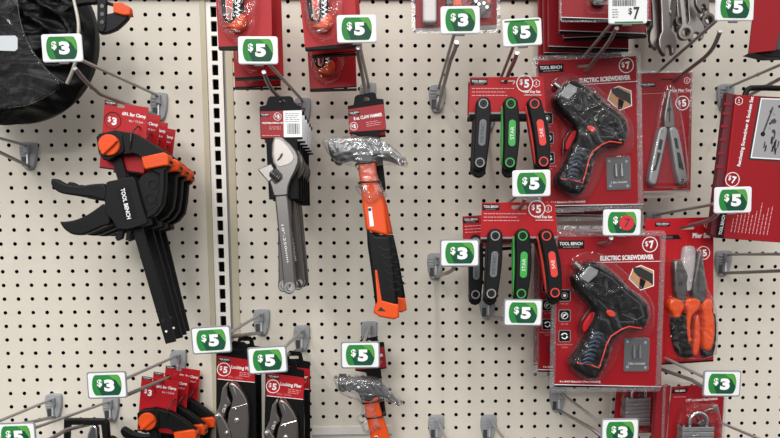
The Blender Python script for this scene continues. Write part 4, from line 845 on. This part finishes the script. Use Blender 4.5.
def plier(name, label_, parts):
    o = MB()
    return o
# slip joint plier
mb = MB(); mb.prism(Q(z6([(118, 275), (135, 268), (155, 275), (175, 320), (185, 345), (178, 380), (182, 420), (172, 480), (130, 480), (120, 400), (115, 330)])), .1, .5, 'steel_grey', .1, 2); c = F(*z6([(150, 385)])[0]); mb.ring(c[0], c[1], .05, .13, .48, .53, 'ink', 12); sj = mb.build('slip_joint_plier', t)
mb = MB(); mb.prism(Q(z7([(92, 100), (120, 88), (150, 95), (165, 110), (165, 145), (150, 160), (148, 185), (112, 185), (108, 160), (90, 140)]), 1), .05, .55, 'orange', .15, 3); mb.build('grip_sleeve', sj)
mb = MB(); mb.prism(Q(z7([(108, 178), (150, 172), (156, 230), (160, 300), (178, 345), (170, 372), (140, 365), (122, 320), (110, 250)]), 1), .05, .5, 'black', .15, 3); mb.build('handle', sj)
# needle nose plier
mb = MB(); mb.prism(Q(z6([(240, 225), (250, 225), (262, 300), (272, 380), (276, 478), (204, 478), (206, 400), (215, 340), (230, 270)])), .12, .5, 'steel_grey', .1, 2); mb.line(*Q(z6([(244, 235), (236, 430)])), .03, .51, 'ink'); nn_ = mb.build('needle_nose_plier', t)
mb = MB(); mb.prism(Q(z7([(170, 105), (190, 88), (225, 90), (245, 105), (242, 130), (225, 155), (205, 170), (198, 200), (193, 260), (196, 310), (185, 310), (178, 250), (176, 190), (182, 150), (170, 130)]), 1), .08, .65, 'orange', .15, 3); mb.build('grip_sleeve', nn_)
mb = MB(); mb.prism(Q(z7([(180, 158), (200, 170), (205, 200), (195, 250), (193, 300), (205, 345), (212, 375), (165, 378), (140, 360), (145, 300), (148, 230), (160, 180)]), 1), .06, .55, 'black', .18, 3); mb.build('handle', nn_)
mb = MB(); mb.prism(Q(z7([(215, 190), (235, 160), (244, 200), (246, 280), (240, 340), (225, 370), (210, 368), (205, 330), (215, 280)]), 1), .05, .4, 'orange_deep', .12, 3); mb.build('handle', nn_)
mb = MB(); mb.prism(Q(z7([(248, 130), (258, 100), (280, 88), (300, 95), (305, 120), (300, 145), (312, 180), (316, 250), (308, 310), (296, 345), (262, 345), (258, 300), (262, 230), (258, 170)]), 1), .05, .6, 'orange', .18, 3); mb.build('grip_sleeve', nn_)
mb = MB(); mb.prism(Q(z7([(304, 150), (320, 190), (325, 270), (316, 340), (300, 378), (265, 378), (256, 340), (280, 342), (302, 320), (313, 260), (312, 200)]), 1), .04, .5, 'black', .1, 2); mb.build('handle', nn_)
mb = MB(); mb.prism(Q(z6([(165, 212), (175, 200), (205, 198), (222, 212), (222, 260), (215, 330), (205, 420), (160, 420), (155, 300)]), 1), .02, .35, 'mist', .1, 2); mb.build('jaw_sheath', t)
mb = MB(); blister(mb, Q(z6([(85, 300), (95, 265), (130, 258), (155, 265), (160, 210), (175, 195), (210, 195), (235, 215), (255, 215), (278, 400)]) + z7([(318, 110), (330, 200), (332, 300), (318, 385), (90, 388), (78, 340), (72, 120)]), 1), .01, .78, 'film_soft', .35, 3); mb.build('blister', t)

# ------------------------------------------------------------------ ratcheting screwdriver box
F = Frame(752, 168, 7.6); t = thing('socket_set_box', 'large leaning red ratcheting screwdriver and sockets set at the right edge', 'tool box', F.o, 0)
def Q(pts, n=0): return chaikin([F(*p) for p in pts], n) if n else [F(*p) for p in pts]
mb = MB(); mb.prism(Q([(736, 94.5), (815, 99), (800, 244), (719, 238)]), -.12, 0, 'red', .02)
mb.flat(Q([(736, 94.5), (737, 94.5), (720.3, 238), (719, 238)]), .012, 'red_bright')
mb.flat(Q([(759.5, 96.8), (818, 99), (810, 163), (748.5, 159.5)]), .012, 'ink'); mb.flat(Q([(761, 98), (818, 100), (810, 161.5), (750.5, 158)]), .016, 'print_white'); mb.flat(Q([(762, 99.2), (818, 101), (810, 160.3), (752, 156.8)]), .02, 'photo_grey')
rnd = random.Random(12)
a, b = Q([(773, 107), (763.5, 132)]); mb.line(a, b, .1, .03, 'char_light'); mb.flat(circ(*F(763, 134), .14, 12), .032, 'char')
for k in range(16):
    x, y = 764 + rnd.uniform(0, 20), 134 + rnd.uniform(0, 18); c = F(x, y); mb.line((c[0], c[1] - .15), (c[0] + .06, c[1] + .22), .07, .03 + .002 * k, rnd.choice(('char', 'steel_dark', 'char_light')))
for k in range(14):
    x, y = 770 + rnd.uniform(0, 14), 103 + rnd.uniform(0, 30); c = F(x, y); mb.flat(circ(c[0], c[1], rnd.uniform(.06, .12), 10), .03 + .002 * k, rnd.choice(('char', 'char_light', 'photo_grey')))
c = F(739, 101); hexmark(mb, c[0], c[1], .24, .02)
a, b = Q([(741, 165), (754, 98)]); A = math.atan2(b[1] - a[1], b[0] - a[0]); mb.text('Ratcheting Screwdriver & Sockets Set', (a[0] + b[0]) / 2 - .1, (a[1] + b[1]) / 2, math.hypot(a[0] - b[0], a[1] - b[1]) * 1.04, .27, .02, 'print_white', A, .03)
c = F(732.5, 179.5); price_disc(mb, c[0], c[1], .44, '7', .02, tilt=-.2)
a = F(731, 231); 
for k in range(11): p = F(731 + k * 3.6, 232 + k * .3); mb.dashes(p[0], p[1], 1.0 + (.6 * ((k * 7) % 5) / 5) + k * .08, 1, 'print_pink', .018, th=.045, rot=A, ch=.25)
q = Q([(716.5, 238), (720.5, 214)]); mb.build('front_panel', t)
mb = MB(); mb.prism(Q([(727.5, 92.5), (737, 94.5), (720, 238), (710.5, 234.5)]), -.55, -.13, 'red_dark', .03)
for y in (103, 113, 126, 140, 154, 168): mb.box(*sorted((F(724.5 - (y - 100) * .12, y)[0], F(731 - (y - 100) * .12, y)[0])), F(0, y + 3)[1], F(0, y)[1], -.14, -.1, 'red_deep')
mb.build('side_panel', t)
mb = MB(); mb.prism(Q([(720.5, 212), (726.5, 213), (723.5, 238), (717, 237.5)]), .0, .03, 'black_label'); mb.text('TOOL BENCH', *F(722, 225), 1.2, .2, .045, 'print_white', A, .02); mb.build('brand_label', t)
mb = MB(); pts = [F(*p) for p in chaikin([(744, 97), (747, 90), (752, 87.5), (800, 89)], 1, False)]; mb.tube([(x, .35, z) for x, z in pts], .17, 'black', 8); mb.build('carry_handle', t)
mb = MB(); rim(mb, *F(735, 240), *F(790, 93), .1, .05, ribs=False) if 0 else None

# red box in the top right corner
F = Frame(770, 15, 7.0); t = thing('red_tool_box', 'leaning dark red box in the top right corner', 'tool box', F.o)
mb = MB(); mb.prism(Q([(762, -60), (800, -60), (775.5, 50.5), (749, 53.3)]), -.1, 0, 'red', .02); mb.build('front_panel', t)
mb = MB(); mb.prism(Q([(790, -60), (830, -60), (800, 48), (776, 50)]), -.5, -.11, 'char_light', .03); mb.prism(Q([(750, 52.5), (776, 50), (800, 56), (770, 57)]), -.9, -.2, 'char', .03); mb.build('clear_tray', t)

# ------------------------------------------------------------------ padlocks
def make_lock():
    F = Frame(697, 420, 6.0); Q = lambda pts, n=0: chaikin([F(*p) for p in pts], n) if n else [F(*p) for p in pts]
    t = thing('padlock_pack', 'front padlock with keys on a red card at the lower right', 'padlock pack', F.o, 0, 'laminated padlock packs')
    mb = MB(); mb.prism(Q([(672, 387), (725, 383), (720, 470), (665, 470)]), -.06, 0, 'red'); mb.flat(Q([(673, 389), (688.5, 388), (686, 393), (671.5, 393.5)]), .012, 'black_label'); mb.text('TOOL BENCH', *F(680, 390.8), .68, .14, .025, 'print_white', .03, .02)
    p = F(702, 399.5); mb.text('1.75\" Laminated Steel Padlock', p[0], p[1], 2.1, .17, .016, 'print_white', .05, .02); a = F(674, 397); mb.dashes(a[0], a[1], .8, 1, 'print_pink', .014); mb.build('card', t)
    mb = MB(); mb.prism(Q([(657, 388), (671, 386), (664, 470), (652, 470)]), -.5, -.1, 'red_deep', .02); mb.build('side_panel', t)
    mb = MB(); x0, z0 = F(681.5, 462); x1, z1 = F(714.5, 426.5)
    n = 7
    for k in range(n): za = z0 + (z1 - z0) * k / n; zb = z0 + (z1 - z0) * (k + .88) / n; mb.prism([(x0, za), (x1, za), (x1, zb), (x0, zb)], .05, .75, 'alu', .03)
    mb.box(x0 + .05, x1 - .05, z0, z1, .1, .7, 'steel_dark')
    for x in (684, 712): c = F(x, 426); mb.tube([(c[0], -.4, c[1] - .03), (c[0], -.4, c[1] + .1)], .08, 'chrome', 10)
    lk = mb.build('padlock_body', t)
    mb = MB(); a, b = F(689.5, 428), F(706.5, 428); cx = (a[0] + b[0]) / 2; r = (b[0] - a[0]) / 2
    mb.tube([(a[0], -.4, a[1]), (a[0], -.4, a[1] + .35)] + [(cx - r * math.cos(math.pi * i / 12), -.4, a[1] + .45 + r * math.sin(math.pi * i / 12)) for i in range(13)] + [(b[0], -.4, a[1] + .35), (b[0], -.4, a[1])], .13, 'chrome', 12); mb.build('shackle', t)
    for k, (x, y, r_) in enumerate(((700, 420, -60), (712, 409.5, 15))):
        mb = MB(); c = F(x, y); mb.prism([(c[0] + p[0], c[1] + p[1]) for p in rot2([(-.5, -.06), (.1, -.06), (.14, -.2), (.4, -.2), (.45, 0), (.4, .2), (.14, .2), (.1, .06), (-.5, .06)], math.radians(r_))], .3 + .25 * k, .38 + .25 * k, 'steel', .02); mb.build('key', t)
    mb = MB(); blister(mb, Q([(678, 424), (686, 404), (704, 402), (722, 404), (720, 470), (676, 470)], 1), .01, 1.0, 'film_soft', .4, 3); mb.build('blister', t)
    mb = MB(); rim(mb, *F(660, 475), *F(727, 381.5), .2, .08); mb.build('clear_flange', t)
    return t
pl = make_lock(); GP = 'laminated padlock packs'
dup(pl, 'rear padlock pack hanging left of the front one behind the cut off tag', 638, 393.5, 3.2, 0, GP, scale=.84, skip=('side_panel', 'card_x'))
# black sticker under the rear padlock is printed on its own card

# ------------------------------------------------------------------ locking pliers
def make_lp():
    F = Frame(235, 368, 7.6); Q = lambda pts, n=0: chaikin([F(*p) for p in pts], n) if n else [F(*p) for p in pts]
    za = lambda pts: [(205 + x / 6.74, 325 + y / 6.74) for x, y in pts]; zb = lambda pts: [(205 + x / 6.74, 373 + y / 6.74) for x, y in pts]
    t = thing('locking_plier_pack', 'front locking plier of the left pair, its black hanger beside the slotted upright', 'plier pack', F.o, 0, 'locking pliers on black hangers')
    mb = MB(); mb.prism(Q(za([(75, 185), (160, 175), (175, 125), (190, 108), (262, 115), (278, 130), (290, 180), (338, 190)]) + [(256.5, 470), (216, 470)]), -.14, -.02, 'black_card', .02, holes=[rrect(*F(233, 350), *F(243, 346.5), .08)])
    mb.flat(Q(za([(85, 205), (338, 240), (335, 385), (85, 362)])), -.005, 'red_bright'); mb.flat(Q(za([(85, 362), (335, 385), (335, 389), (85, 366)])), 0, 'print_white'); s = -.13
    logo(mb, F(*za([(130, 235)])[0]), .72, .24, 0, s); c = F(*za([(127, 300)])[0]); price_disc(mb, c[0], c[1], .42, '5', .005, tilt=s)
    p = F(*za([(250, 293)])[0]); mb.text('Locking Plier', p[0], p[1], 1.3, .28, .005, 'print_white', s, .03); a = F(*za([(232, 318)])[0]); mb.dashes(a[0], a[1], .8, 3, 'print_pink', .005, rot=s); p = F(*za([(205, 354)])[0]); mb.text('8.7in. / 22.2cm', p[0], p[1], .85, .12, .005, 'print_pink', s)
    mb.build('hanger_card', t)
    mb = MB(); mb.prism(Q(zb([(185, 62), (205, 75), (230, 95), (262, 140), (282, 180), (291, 215), (297, 290), (296, 380), (290, 640), (205, 640), (185, 480), (165, 380), (150, 340), (160, 265), (180, 210), (186, 170), (172, 130), (160, 90), (165, 68)])), .1, .62, 'nickel', .1, 3)
    a, b = Q(zb([(182, 238), (284, 208)])); mb.tube([(a[0], -.62, a[1]), (b[0], -.6, b[1])], .05, 'chrome', 6)
    a, b, c2 = Q(zb([(188, 95), (205, 130), (208, 160)])); mb.tube([(a[0], -.6, a[1]), (b[0], -.63, b[1]), (c2[0], -.6, c2[1])], .045, 'chrome', 6)
    for x, y, r in ((212, 322, .16), (207, 243, .07)): c = F(*zb([(x, y)])[0]); mb.prism(circ(c[0], c[1], r, 16), .6, .72, 'chrome', .05, 2)
    mb.build('upper_jaw', t)
    mb = MB(); mb.prism(Q(zb([(158, 60), (140, 72), (118, 100), (108, 150), (103, 200), (88, 240), (70, 272), (62, 295), (82, 330), (120, 330), (132, 300), (150, 240), (180, 205), (165, 180), (152, 150), (152, 95)])), .15, .6, 'nickel', .09, 3)
    q = F(*zb([(132, 238)])[0]); mb.text('CR-V', q[0], q[1], .5, .16, .61, 'print_white', 1.2); mb.build('lower_jaw', t)
    mb = MB(); mb.prism(Q(zb([(60, 290), (75, 270), (105, 272), (125, 300), (150, 345), (175, 400), (200, 640), (130, 640), (105, 480), (75, 330)]), 1), .25, .68, 'nickel', .09, 3)
    for x, y, r in ((80, 294, .15), (145, 405, .13)): c = F(*zb([(x, y)])[0]); mb.prism(circ(c[0], c[1], r, 16), .66, .8, 'chrome', .05, 2)
    mb.build('link_arm', t)
    return t
lp = make_lp(); GL = 'locking pliers on black hangers'
dup(lp, 'rear locking plier hanger of the left pair, its black top above the front one', 242, 361, 5.2, 0, GL)
dup(lp, 'front locking plier of the right pair, lower than the left pair', 284, 385, 7.6, -.5, GL)
dup(lp, 'rear locking plier hanger of the right pair, a black edge behind the front one', 291, 376, 5.4, 0, GL)

# ------------------------------------------------------------------ black frame with chrome piece at the bottom left
F = Frame(86, 430, 5.0); t = thing('black_framed_tool', 'square black frame with a chrome piece inside, cut by the bottom edge', 'tool', F.o)
mb = MB(); mb.prism(Q([(63.5, 419.5), (104, 420), (107, 424), (109.5, 460), (63, 460)]), -.2, .2, 'black', .05, holes=[Q([(68.5, 425), (101, 425), (104, 450), (67, 450)])]); mb.build('frame', t)
mb = MB(); mb.prism(chaikin(Q([(87, 436), (91, 426), (96, 425), (98, 430), (98, 460), (84, 460)]), 1), -.1, .25, 'chrome', .1, 3); mb.build('chrome_piece', t)
